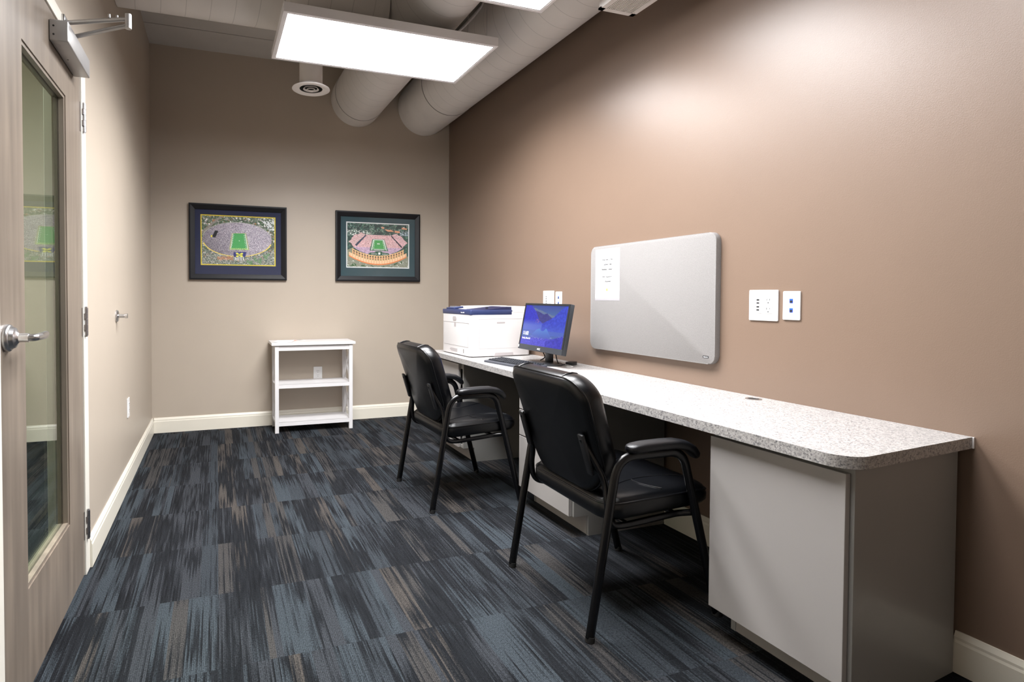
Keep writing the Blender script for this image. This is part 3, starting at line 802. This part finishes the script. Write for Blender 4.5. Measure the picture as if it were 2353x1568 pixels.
def stadium_a():
    H, W = 170, 246
    U, V = np.meshgrid(np.linspace(0, 1, W), np.linspace(0, 1, H))
    img = city(U, V, H, W, (82, 92, 80), (((150, 145, 140), .66), ((60, 84, 58), .62), ((150, 105, 72), .80), ((215, 210, 205), .80)), 4)
    pick((U-.80 > .5*(V-.03)) & (V < .26) & (smooth_noise(H, W, 3) > .48), img, (205, 205, 208), 16); pick((U-.80 > .5*(V-.03)) & (V < .26) & (smooth_noise(H, W, 2.4) > .72), img, (86, 88, 84), 12)
    pick(np.abs(U-.19+.75*(V-.10)) < .022, img, (128, 120, 114), 8)
    low = V > .70
    sp = rng.random((H, W)); pick(low & (sp > .45), img, (64, 72, 74), 12); pick(low & (sp > .80), img, (190, 184, 176), 20)
    for tx_, ty_, tr_ in ((.72, .86, .018), (.735, .90, .022), (.80, .88, .02), (.79, .93, .026), (.86, .80, .02), (.88, .84, .024), (.91, .78, .02), (.62, .93, .02), (.66, .96, .03)):
        pick(((U-tx_)**2 + (.6*(V-ty_))**2 < tr_**2) & (rng.random((H, W)) > .25), img, (84, 118, 80), 16)
    pick((V > .82+.1*(.42-U)) & (V < .91) & (U > .2) & (U < .42) & (rng.random((H, W)) > .45), img, (176, 116, 80), 20)
    for lx in (.45, .475, .50, .53, .56):
        pick((np.abs(U-lx) < .004) & (V > .84) & (V < .91), img, (226, 222, 214))
    e = ((U-.485)/.475)**2 + ((V-.475)/.355)**2
    cr = rng.random((H, W)); bowl = e < 1
    pick(bowl, img, (150, 138, 150), 10); pick(bowl & (cr < .30), img, (92, 86, 104), 12); pick(bowl & (cr > .78), img, (206, 196, 202), 12)
    img *= np.where(bowl, 1 - .26*np.clip((.55-U)*1.6 + (V-.45)*1.2, 0, 1), 1)[..., None]; img *= np.where(bowl & (U > .5), 1+.10*np.clip((.55-V)*2, 0, 1), 1)[..., None]
    pick((e > .965) & (e < 1.04) & (V > .56), img, (222, 186, 88), 8)
    pick((e > 1.0) & (e < 1.05) & (V < .4), img, (150, 150, 140), 14)
    pick(poly(U, V, [(.365, .69), (.405, .345), (.60, .335), (.645, .69)]), img, (150, 150, 108), 14)
    pick(poly(U, V, [(.385, .685), (.42, .35), (.585, .345), (.625, .685)]), img, (64, 142, 78), 5)
    for a, c in ((.432, .40), (.572, .598)):
        for k in range(8):
            f_ = k/7; pick((np.abs(U-(a+(c-a)*f_)) < .004) & (np.abs(V-(.39+.24*f_)) < .006), img, (225, 235, 225))
    pick(poly(U, V, [(.383, .69), (.418, .35), (.423, .35), (.390, .69)]), img, (225, 232, 220)); pick(poly(U, V, [(.582, .345), (.588, .345), (.628, .69), (.619, .69)]), img, (225, 232, 220))
    pick((np.abs(U-.505) < .006) & (np.abs(V-.50) < .008), img, (235, 235, 225))
    pick(poly(U, V, [(.385, .655), (.627, .655), (.63, .69), (.38, .69)]) & (rng.random((H, W)) > .5), img, (170, 190, 120), 12)
    pick(poly(U, V, [(.135, .43), (.178, .30), (.222, .31), (.182, .45)]), img, (14, 15, 22))
    pick(poly(U, V, [(.12, .40), (.14, .40), (.14, .44), (.12, .44)]), img, (226, 196, 60))
    # blue score board with a yellow block letter
    pick(poly(U, V, [(.425, .745), (.602, .73), (.59, .838), (.43, .842)]), img, (36, 40, 104))
    pick(poly(U, V, [(.46, .755), (.485, .755), (.508, .782), (.532, .752), (.556, .752), (.556, .775), (.548, .778), (.548, .812), (.558, .815), (.558, .834), (.522, .835), (.522, .818), (.494, .819), (.494, .837), (.458, .838), (.458, .820), (.468, .816), (.468, .782), (.460, .778)]), img, (236, 206, 84))
    pick(poly(U, V, [(.462, .792), (.552, .789), (.552, .803), (.462, .806)]), img, (40, 36, 40))
    return img
def stadium_b():
    H, W = 170, 232
    U, V = np.meshgrid(np.linspace(0, 1, W), np.linspace(0, 1, H))
    img = city(U, V, H, W, (44, 72, 64), (((70, 98, 84), .66), ((34, 56, 52), .64)), 5)
    up = V < .26
    pick(up & (smooth_noise(H, W, 2.2) > .80), img, (176, 178, 170), 18); pick(up & (smooth_noise(H, W, 9) > .66), img, (30, 50, 48), 8)
    for q in (((.60, .12), (.72, .13), (.77, .17), (.66, .17)), ((.77, .14), (.86, .15), (.855, .195), (.775, .185)), ((.89, .06), (.98, .08), (.975, .11), (.89, .10)), ((.55, .06), (.60, .07), (.59, .11), (.56, .10))):
        pick(poly(U, V, q), img, (192, 132, 104), 12)
    pick((V > .16) & (V < .28) & (U < .40) & (smooth_noise(H, W, 2) > .62), img, (196, 198, 192), 18); pick((V > .15) & (V < .26) & (U > .86) & (smooth_noise(H, W, 2) > .6), img, (150, 160, 172), 14)
    pick(poly(U, V, [(0, .62), (.1, .55), (.1, 1), (0, 1)]) | (V > .74), img, (118, 118, 98), 12)
    cr = rng.random((H, W))
    def crowd(m, base):
        b0 = np.array(base); pick(m, img, b0, 9); pick(m & (cr < .3), img, b0*.68, 10); pick(m & (cr > .76), img, np.minimum(b0*1.22, 245), 8)
    bowl = (((U-.5)/.44)**2 + ((V-.42)/.30)**2 < 1) & (V > .255)
    bowl |= poly(U, V, [(.29, .27), (.72, .27), (.9, .52), (.7, .70), (.3, .70), (.12, .52)])
    crowd(bowl, (196, 150, 152)); m = bowl & (V > .55); crowd(m, (168, 142, 164))
    crowd(poly(U, V, [(.02, .43), (.22, .21), (.29, .25), (.13, .515)]), (190, 152, 152))
    crowd(poly(U, V, [(.72, .25), (.80, .21), (.99, .42), (.90, .53)]), (198, 152, 156))
    pick(poly(U, V, [(.12, .50), (.29, .26), (.305, .28), (.15, .525)]), img, (38, 50, 70)); pick(poly(U, V, [(.705, .27), (.72, .26), (.90, .52), (.88, .535)]), img, (34, 38, 50))
    pick(poly(U, V, [(.36, .625), (.405, .355), (.60, .355), (.665, .625)]), img, (58, 98, 72), 8)
    pick(poly(U, V, [(.385, .615), (.418, .362), (.592, .362), (.64, .615)]), img, (222, 226, 216))
    pick(poly(U, V, [(.40, .585), (.430, .375), (.58, .375), (.625, .585)]), img, (58, 132, 68), 5)
    for a, c in ((.440, .425), (.572, .600)):
        for k in range(7):
            f_ = k/6; pick((np.abs(U-(a+(c-a)*f_)) < .004) & (np.abs(V-(.40+.16*f_)) < .006), img, (220, 230, 220))
    pick((np.abs(U-.503) < .022) & (np.abs(V-.462) < .008) & (rng.random((H, W)) > .25), img, (232, 236, 228))
    pick(poly(U, V, [(.40, .59), (.625, .59), (.635, .612), (.392, .612)]), img, (60, 98, 68)); 
    # facade
    f0 = .745 - .30*(2*(U-.5))**2*.72
    d = V-f0
    fac = (d > -.01) & (d < .105) & (U > .075) & (U < .93); pick(fac, img, (206, 166, 122), 6)
    fx = (U*23) % 1
    pick((d > .012) & (d < .040) & (fx > .18) & (fx < .8) & fac, img, (40, 32, 30)); pick((d > .052) & (d < .072) & (fx > .18) & (fx < .8) & fac, img, (120, 72, 62)); pick((d > .082) & (d < .1) & (fx > .18) & (fx < .8) & fac, img, (70, 76, 50))
    pick((d > .105) & (d < .185) & (U > .03) & (U < .97), img, (214, 172, 138), 6)
    pick((d > .105) & (d < .185) & (fx > .90) & (U > .03) & (U < .97), img, (160, 104, 74)); pick((d > .182) & (d < .208) & (U > .03) & (U < .97), img, (198, 112, 62), 5)
    pick((d > .215) & (V > .8), img, (116, 118, 104), 8)
    pick((d > .23) & (V > .86) & (smooth_noise(H, W, 9) > .66), img, (54, 78, 50), 8); pick((d > .23) & (V > .86) & (smooth_noise(H, W, 3) > .84), img, (214, 214, 206))
    pick(poly(U, V, [(.345, .70), (.36, .67), (.445, .66), (.46, .635), (.56, .635), (.575, .66), (.67, .67), (.685, .70), (.66, .725), (.37, .725)]), img, (34, 76, 58))
    pick(poly(U, V, [(.504, .70), (.500, .675), (.512, .660), (.530, .660), (.540, .675), (.528, .680), (.538, .700), (.526, .706), (.520, .716), (.506, .712)]), img, (228, 232, 228))
    return img
def picture(name, label, x0, x1, z0, z1, mats, gap, img, opening, tilt=0):
    """frame outer rectangle on the back wall; opening = (x0, x1, z0, z1) of the photograph"""
    cx, cz = (x0+x1)/2, (z0+z1)/2
    t = thing(name, label, 'picture'); t.matrix_world = plate_frame('back', (cx, YB-.001, cz))
    w_, h_ = x1-x0, z1-z0; fw, fd = .048, .028
    fm_ = MB()
    prof = [(0, 0), (0, fd), (fw*.25, fd+.002), (fw*.8, fd-.008), (fw, fd-.012), (fw, 0)]
    rings = []
    for sx, sy in ((-1, -1), (1, -1), (1, 1), (-1, 1)):
        rings.append([fm_.bm.verts.new((sx*(w_/2-a), sy*(h_/2-a), d)) for a, d in prof])
    for i in range(4):
        A, Bq = rings[i], rings[(i+1) % 4]
        for k in range(len(prof)):
            fm_.bm.faces.new((A[k], A[(k+1) % len(prof)], Bq[(k+1) % len(prof)], Bq[k]))
    fm_.build('picture_frame', 'black_frame', t)
    ox0, ox1, oz0, oz1 = opening[0]-cx, opening[1]-cx, opening[2]-cz, opening[3]-cz
    def ring(a, c, z0_, z1_):
        m = MB()
        (X0, X1, Y0, Y1), (p0, p1_, q0, q1) = a, c
        m.box(X0, X1, Y0, q0, z0_, z1_); m.box(X0, X1, q1, Y1, z0_, z1_); m.box(X0, p0, q0, q1, z0_, z1_); m.box(p1_, X1, q0, q1, z0_, z1_); return m
    inn = (ox0, ox1, oz0, oz1); mid = (ox0-gap, ox1+gap, oz0-gap, oz1+gap)
    ring((-w_/2+fw-.004, w_/2-fw+.004, -h_/2+fw-.004, h_/2-fw+.004), mid, .006, .0085).build('mount', mats[0], t)
    ring(mid, inn, .0055, .0075).build('mount_edge', mats[1], t)
    ph = print_grid('photograph', img, 'print', t, lambda u, v: (ox0+(ox1-ox0)*u, oz1+(oz0-oz1)*v, .0056), 1.55)
    B(-w_/2+fw-.006, w_/2-fw+.006, -h_/2+fw-.006, h_/2-fw+.006, .0110, .0128).build('glass_pane', 'glass_pic', t)
    return t, (ox0, ox1, oz0, oz1)
pa, oa = picture('framed_picture', 'black framed stadium photo in a navy mount with yellow edge', -.226, .588, 1.291, 1.938, ('mat_navy', 'gold'), .009, stadium_a(), (-.124, .483, 1.424, 1.838))
pb, ob_ = picture('framed_picture', 'black framed stadium photo in a green mount with white edge', 1.030, 1.851, 1.291, 1.937, ('mat_green', 'white_mount'), .010, stadium_b(), (1.141, 1.737, 1.426, 1.831))
tx0, tx1, tz0, tz1 = ob_
text('sign_lettering', 'SPARTAN', .016, 'white_ink', pb, Matrix.Translation((tx0+.435*(tx1-tx0), tz1+.712*(tz0-tz1), .0058)), sx=.85)
text('sign_lettering', 'STADIUM', .016, 'white_ink', pb, Matrix.Translation((tx0+.612*(tx1-tx0), tz1+.715*(tz0-tz1), .0058)), sx=.85)
text('sign_lettering', 'MICHIGAN STATE', .012, 'white_ink', pb, Matrix.Translation((tx0+.512*(tx1-tx0), tz1+.612*(tz0-tz1), .0058)))

# ------------------------------------------------------------------ white shelf
sh = thing('bookshelf', 'low white open bookshelf against the back wall', 'shelf', (.785, 4.88, 0), math.radians(-.6))
hw, y0, y1 = .331, -.165, .140
for sx in (-1, 1):
    for a, c in ((y0, y0+.032), (y1-.032, y1)):
        xa = sx*hw-.016*(1+sx)-(-1)*0 if False else (sx*hw-.032 if sx > 0 else sx*hw)
        B(xa, xa+.032, a, c, 0, .735, .0015).build('post', 'white_paint', sh)
    xi = sx*(hw-.016)
    for z0_, z1_ in ((.090, .375), (.410, .700)):
        for a, c in ((z0_, z1_), (z1_, z0_)):
            MB().tube([(xi, y0+.03, a), (xi, y1-.03, c)], .010, .008, n=4, up=(1, 0, 0)).build('cross_brace', 'white_paint', sh)
    B(xi-.012, xi+.012, y0+.030, y1-.030, .70, .735).build('side_rail', 'white_paint', sh)
B(-hw-.028, hw+.022, y0-.014, y1+.004, .737, .760, .002).build('top_board', 'white_paint', sh)
B(-hw+.032, hw-.032, y0+.004, y0+.022, .692, .736).build('apron', 'white_paint', sh)
for z0_, z1_ in ((.375, .405), (.058, .088)):
    m = B(-hw+.002, hw-.002, y0+.012, y1-.012, z1_-.012, z1_); m.box(-hw+.032, hw-.032, y0+.002, y0+.02, z0_, z1_); m.build('shelf_board', 'white_paint', sh)
lf = thing('leaflet', 'white leaflet lying at the left end of the white shelf top', 'leaflet', (.545, 4.845, .7602), math.radians(-14), 'papers on the white shelf')
m = MB()
for i in range(8):
    a, c = -.075+i*.0187, -.075+(i+1)*.0187
    za, zc = .0010+.004*((a/.075)**2), .0010+.004*((c/.075)**2)
    v = [m.bm.verts.new(p) for p in ((a, -.11, za), (c, -.11, zc), (c, .11, zc), (a, .11, za), (a, -.11, za-.0008), (c, -.11, zc-.0008), (c, .11, zc-.0008), (a, .11, za-.0008))]
    for f_ in ((0, 1, 2, 3), (7, 6, 5, 4), (0, 4, 5, 1), (3, 2, 6, 7)): m.bm.faces.new([v[k] for k in f_])
m.build('sheet', 'paper', lf)
l2 = thing('leaflet', 'coloured leaflet behind the white one on the shelf top', 'leaflet', (.67, 4.945, .7602), math.radians(20), 'papers on the white shelf')
B(-.06, .06, -.045, .045, 0, .0008).build('sheet', 'paper', l2)
B(-.055, -.01, -.038, .03, .0008, .0011).build('printed_block', 'orange', l2)
B(.0, .05, -.03, .038, .0008, .0011).build('printed_block', 'printer_grey', l2)

# ------------------------------------------------------------------ printer  (local x: depth towards the wall, local y: towards the back wall)
pr = thing('printer', 'white laser printer with navy top panel at the far end of the counter', 'printer', (1.636, 3.446, CZ), math.radians(2.0))
PD, PW = .478, .458
b_ = MB().prism(rrect(PD, PW, .022, 5), .006, .312, 'z', .003); b_.xf(Matrix.Translation((PD/2, PW/2, 0))); b_.build('body', 'printer', pr, True)
b_ = MB().prism([(.10, .312), (.15, .348), (PD-.01, .350), (PD-.004, .340), (PD-.004, .312)], .300, PW-.008, 'y', .003)
top = b_.build('top_cover', 'printer', pr, True)
B(.335, PD-.004, .006, .300, .3115, .349, .003).build('rear_cover', 'printer', top, True)
tr_ = MB().prism([(.10, .3245), (.16, .3300), (.33, .3465), (.3345, .3465), (.3345, .3245)], .020, .2995, 'y'); tr_.build('output_tray', 'navy_dark', top)
nv = MB().prism(rrect(.335, PW+.002, .014, 4), .292, .3255, 'z', .002); nv.xf(Matrix.Translation((.166, PW/2, 0))); nvo = nv.build('navy_panel', 'navy', pr, True)
B(.185, .192, .10, .125, .332, .340).build('tray_stop', 'slot', nvo)
cp = B(.02, .10, .30, .43, 0, .012, .003); cp.xf(Matrix.Translation((0, 0, .322)) @ Matrix.Rotation(math.radians(-7), 4, 'Y')); cpo = cp.build('control_panel', 'navy', pr, True)
B(.035, .082, .325, .40, .3345, .3475).build('display', 'lcd', cpo)
text('brand_lettering', 'Phaser 6510', .011, 'white_ink', nvo, frame4((0, -1, 0), (0, 0, 1), (-.0026, .115, .303)))
for q in ((.020, PW-.020, .232, .2345), (.03, PW-.03, .066, .0680), (.030, .0312, .068, .232), (PW-.0312, PW-.03, .068, .232)):
    B(-.0006, .004, *q).build('front_seam', 'printer_gap', pr)
lt = MB().prism(rrect(.058, .030, .012, 4), -.0022, .004, 'x'); lt.xf(Matrix.Translation((0, .245, .262))); lt.build('release_button', 'printer_grey', pr)
B(-.001, .004, .222, .252, .204, .230).build('front_latch', 'printer_grey', pr)
hn = MB().prism([(.20, .046), (.30, .046), (.325, .038), (.30, .024), (.20, .022)], -.0012, .006, 'x'); hn.build('tray_handle', 'printer_grey', pr)
B(-.001, .002, .095, .108, .022, .050).build('paper_gauge', 'printer_gap', pr)
for a, c, e, g_ in ((.068, PD-.04, .262, .2632), (.068, PD-.04, .058, .0592), (.068, .0692, .058, .2635), (.335, PD-.01, .308, .3092)):
    B(a, c, -.0006, .003, e, g_).build('side_seam', 'printer_gap', pr)
B(.205, .270, -.001, .004, .232, .242).build('side_handle', 'printer_grey', pr)
gp = MB().prism([(.185, .004), (.195, .028), (.335, .028), (.340, .006)], -.0012, .006, 'y'); gp.build('grip_recess', 'printer_grey', pr)
for q in ((.05, .05), (.05, PW-.05), (PD-.05, .05), (PD-.05, PW-.05)): MB().cyl((*q, .0005), (*q, .007), .014, n=14).build('foot', 'rubber', pr)

# ------------------------------------------------------------------ monitor
mo = thing('monitor', 'black computer monitor showing a blue mountain lake lock screen', 'monitor', (1.935, 2.985, CZ))
tilt = math.radians(10.9)
MX = Matrix.Translation((1.881-1.935, 0, .812-CZ)) @ frame4((0, -1, 0), (math.sin(tilt), 0, math.cos(tilt)), (0, 0, 0))
# local panel frame: u right, v up from the bottom edge, w towards the viewer
def pm(mb): return mb.xf(MX)
MW, MH = .491, .303
pm(MB().box(-MW/2, MW/2, 0, MH, -.030, 0, .004)).build('housing', 'bezel', mo, True)
pm(MB().box(-.16, .16, .03, .23, -.052, -.028, .01)).build('rear_housing', 'black_plastic', mo, True)
bz = MB(); tb_, bb_ = .014, .034
bz.box(-MW/2+.001, MW/2-.001, MH-tb_, MH-.001, 0, .003); bz.box(-MW/2+.001, -MW/2+.013, bb_, MH-tb_, 0, .003); bz.box(MW/2-.013, MW/2-.001, bb_, MH-tb_, 0, .003)
pm(bz).build('bezel', 'black_plastic', mo)
pm(MB().box(-MW/2+.001, MW/2-.001, .001, bb_, 0, .0035)).build('lower_bezel', 'bezel', mo)
def lake():
    H, W = 150, 230
    U, V = np.meshgrid(np.linspace(0, 1, W), np.linspace(0, 1, H))
    n1, n2 = smooth_noise(H, W, 5), smooth_noise(H, W, 2)
    img = np.zeros((H, W, 3))
    img[:] = np.array((58, 92, 170)) + (V*0)[..., None]
    sky = V < .5; img[sky] = (np.array((38, 62, 152))[None] + np.array((30, 50, 10))[None]*((V/.32)[sky][:, None]))
    pick(sky & (np.abs(V-.12-.35*(U-.25)+.03*n1) < .03), img, (92, 112, 150), 4)
    peak = np.interp(U[0], [0, .30, .36, .42, .47, .52, .56, .60, .70, 1], [.1, .14, .16, .19, .22, .20, .19, .24, .31, .5])[None]
    m = (V > peak) & (V < .44); img[m] = (np.array((42, 44, 132))[None] + 24*(n1[m][:, None]-.5))
    hl = np.interp(U[0], [0, .14, .28, .38, .5], [-.1, .0, .16, .36, .46])[None]
    m = (V > hl) & (U < .52) & (V < .62); img[m] = np.array((24, 34, 196))[None] + 36*(n2[m][:, None]-.5)
    m = m & (V > .34); k = np.clip((V[m]-.34)/.16, 0, 1)[:, None]; img[m] = img[m]*(1-k) + np.array((84, 104, 208))*k
    hr = np.interp(U[0], [.46, .58, .72, .86, 1], [.46, .37, .27, .08, -.05])[None]
    m = (V > hr) & (U > .47) & (V < .62); img[m] = np.array((30, 56, 198))[None] + 34*(n1[m][:, None]-.5)
    k_ = np.clip((V-.42)/.2, 0, 1)[..., None]; m = (V > .42) & (V < .72); img[m] = (img*(1-k_*.6) + np.array((62, 92, 202))*k_*.6)[m]
    # the bright reflection of the gap, mirrored mountains in the lake
    rp = np.interp(U[0], [.0, .20, .36, .43, .49, .54, .58, .62, .70, .8], [1, .80, .60, .57, .63, .62, .55, .60, .72, .95])[None]
    m = (V > rp) & (V < .86) & (U > .20) & (U < .74); q = np.clip((V[m]-.55)/.30, 0, 1)[:, None]; img[m] = np.array((76, 136, 216))*(1-q) + np.array((52, 72, 178))*q
    m = (V > .78+.06*n1); img[m] = np.array((64, 62, 206))[None] + 50*(n2[m][:, None]-.5)
    m = (V > .86-.45*(U-.62)) & (U > .62); img[m] = np.array((34, 34, 184))[None] + 44*(n1[m][:, None]-.5)
    pick((np.abs(V-.83+.22*np.abs(U-.5)) < .02) & (n2 > .72), img, (128, 140, 214), 8)
    pick((np.abs(V-.38) < .05) & (np.abs(U-.36) < .06) & (n2 > .74), img, (170, 120, 130), 8)
    return img
def pmap(u, v, w_): return tuple(MX @ Vector((u, v, w_)))
SX0, SX1, SY0, SY1 = -MW/2+.013, MW/2-.013, bb_, MH-tb_
scr = print_grid('screen', lake(), 'display', mo, lambda u, v: pmap(SX0+(SX1-SX0)*u, SY1+(SY0-SY1)*v, .0008))
text('clock_lettering', '11:03', .033, 'screen_text', scr, MX @ Matrix.Translation((SX0+.016, SY0+.062, .0012)), 'LEFT', .0001, .92)
text('date_lettering', 'Sunday, March 22', .0145, 'screen_text', scr, MX @ Matrix.Translation((SX0+.016, SY0+.036, .0012)), 'LEFT', .0001, .92)
text('brand_lettering', 'AOC', .016, 'white_ink', mo, MX @ Matrix.Translation((0, .010, .0037)))
pm(MB().box(-MW/2+.004, -MW/2+.012, .012, .026, .0034, .0042)).build('sticker', 'white_plastic', mo)
MB().box(.010, .034, -.030, .030, .012, .16, .004).build('stand_neck', 'black_plastic', mo, True)
bs = MB().inflate([(.105*math.cos(a)-.010, .12*math.sin(a)) for a in (2*PI*i/40 for i in range(40))], [(0, 0), (1, 0), (1.0, .004), (.95, .009), (.6, .014), (0, .016)], lambda u, v, d: (u, v, d))
bs.build('stand_base', 'black_plastic', mo, True)
MB().tube(fillet([(-.005, .06, .11), (.03, .075, .06), (.05, .085, .03), (.03, .11, .012), (.06, .16, .006)], .03, 6), .0035, n=8).build('cable', 'black_plastic', mo, True)
MB().tube(fillet([(.0, -.075, .14), (.02, -.072, .07), (.035, -.065, .03), (.03, -.09, .006), (.10, -.10, .006), (.16, -.06, .006)], .03, 6), .0035, n=8).build('cable', 'black_plastic', mo, True)
MB().tube(fillet([(.0, .045, .12), (.035, .055, .05), (.06, .03, .03), (.08, .10, .008), (.12, .18, .006)], .03, 6), .003, n=8).build('cable', 'black_plastic', mo, True)
ad = thing('cable_adapter', 'small black cable box on the counter behind the monitor stand', 'adapter', (2.055, 2.895, CZ), .5)
B(-.035, .035, -.022, .022, .0, .022, .004).build('case', 'black_plastic', ad, True)
wl_ = MB().tube(fillet([(.0, .06, .004), (.02, .0, .004), (.01, -.06, .004), (-.03, -.07, .004), (-.04, -.05, .004)], .02, 6), .0025, n=8)
tag(wl_.build('charging_cable', 'white_plastic', None, True, (1.995, 2.86, CZ)), 'thin white cable loop on the counter beside the monitor stand', 'cable')

# ------------------------------------------------------------------ keyboard
kd = Vector((.150, -.989, 0)).normalized()
kb = thing('keyboard', 'black computer keyboard on the counter in front of the monitor', 'keyboard')
kb.matrix_world = frame4(kd, (-kd.y, kd.x, 0), (1.614, 3.212, CZ+.0003))
# u along the keyboard, v towards the monitor
KL, KD = .445, .150
def kz(v): return .010+.075*v
o_ = rrect(KL, KD, .018, 5)
kbm = MB(); A = [kbm.bm.verts.new((KL/2+u, KD/2+v, 0)) for u, v in o_]; Bq = [kbm.bm.verts.new((KL/2+u*.993, KD/2+v*.985, kz(KD/2+v))) for u, v in o_]
for i in range(len(o_)): kbm.bm.faces.new((A[i], A[(i+1) % len(o_)], Bq[(i+1) % len(o_)], Bq[i]))
kbm.bm.faces.new(A[::-1]); kbm.bm.faces.new(Bq)
kbm.build('keyboard_body', 'kb', kb)
kbm = MB(); pv0, pv1 = .030, KD-.008
v = [kbm.bm.verts.new(p) for p in ((.012, pv0, kz(pv0)+.0004), (KL-.012, pv0, kz(pv0)+.0004), (KL-.012, pv1, kz(pv1)+.0004), (.012, pv1, kz(pv1)+.0004))]
kbm.bm.faces.new(v); kbm.build('key_bed', 'slot', kb)
key = MB().box(-.0078, .0078, -.0078, .0078, 0, .007)
for vv in key.bm.verts:
    if vv.co.z > .003: vv.co.x *= .8; vv.co.y *= .8
k0 = key.build('key', 'key', kb); first = True
for r_i in range(5):
    vv = pv0+.012+r_i*.0225
    u = .022
    for c_i in range(20):
        if c_i == 14: u += .006
        if c_i == 17: u += .006
        if r_i == 0 and 4 <= c_i <= 7:
            u += .0198; continue
        o = k0 if first else k0.copy()
        if not first: COL.objects.link(o); o.parent = kb
        first = False
        o.location = (u, vv, kz(vv)); o.rotation_euler = (math.atan(.075), 0, 0)
        u += .0198
sb = MB().box(.022+3.6*.0198, .022+7.4*.0198, pv0+.0045, pv0+.0195, kz(pv0), kz(pv0)+.008); sb.build('space_bar', 'key', kb)
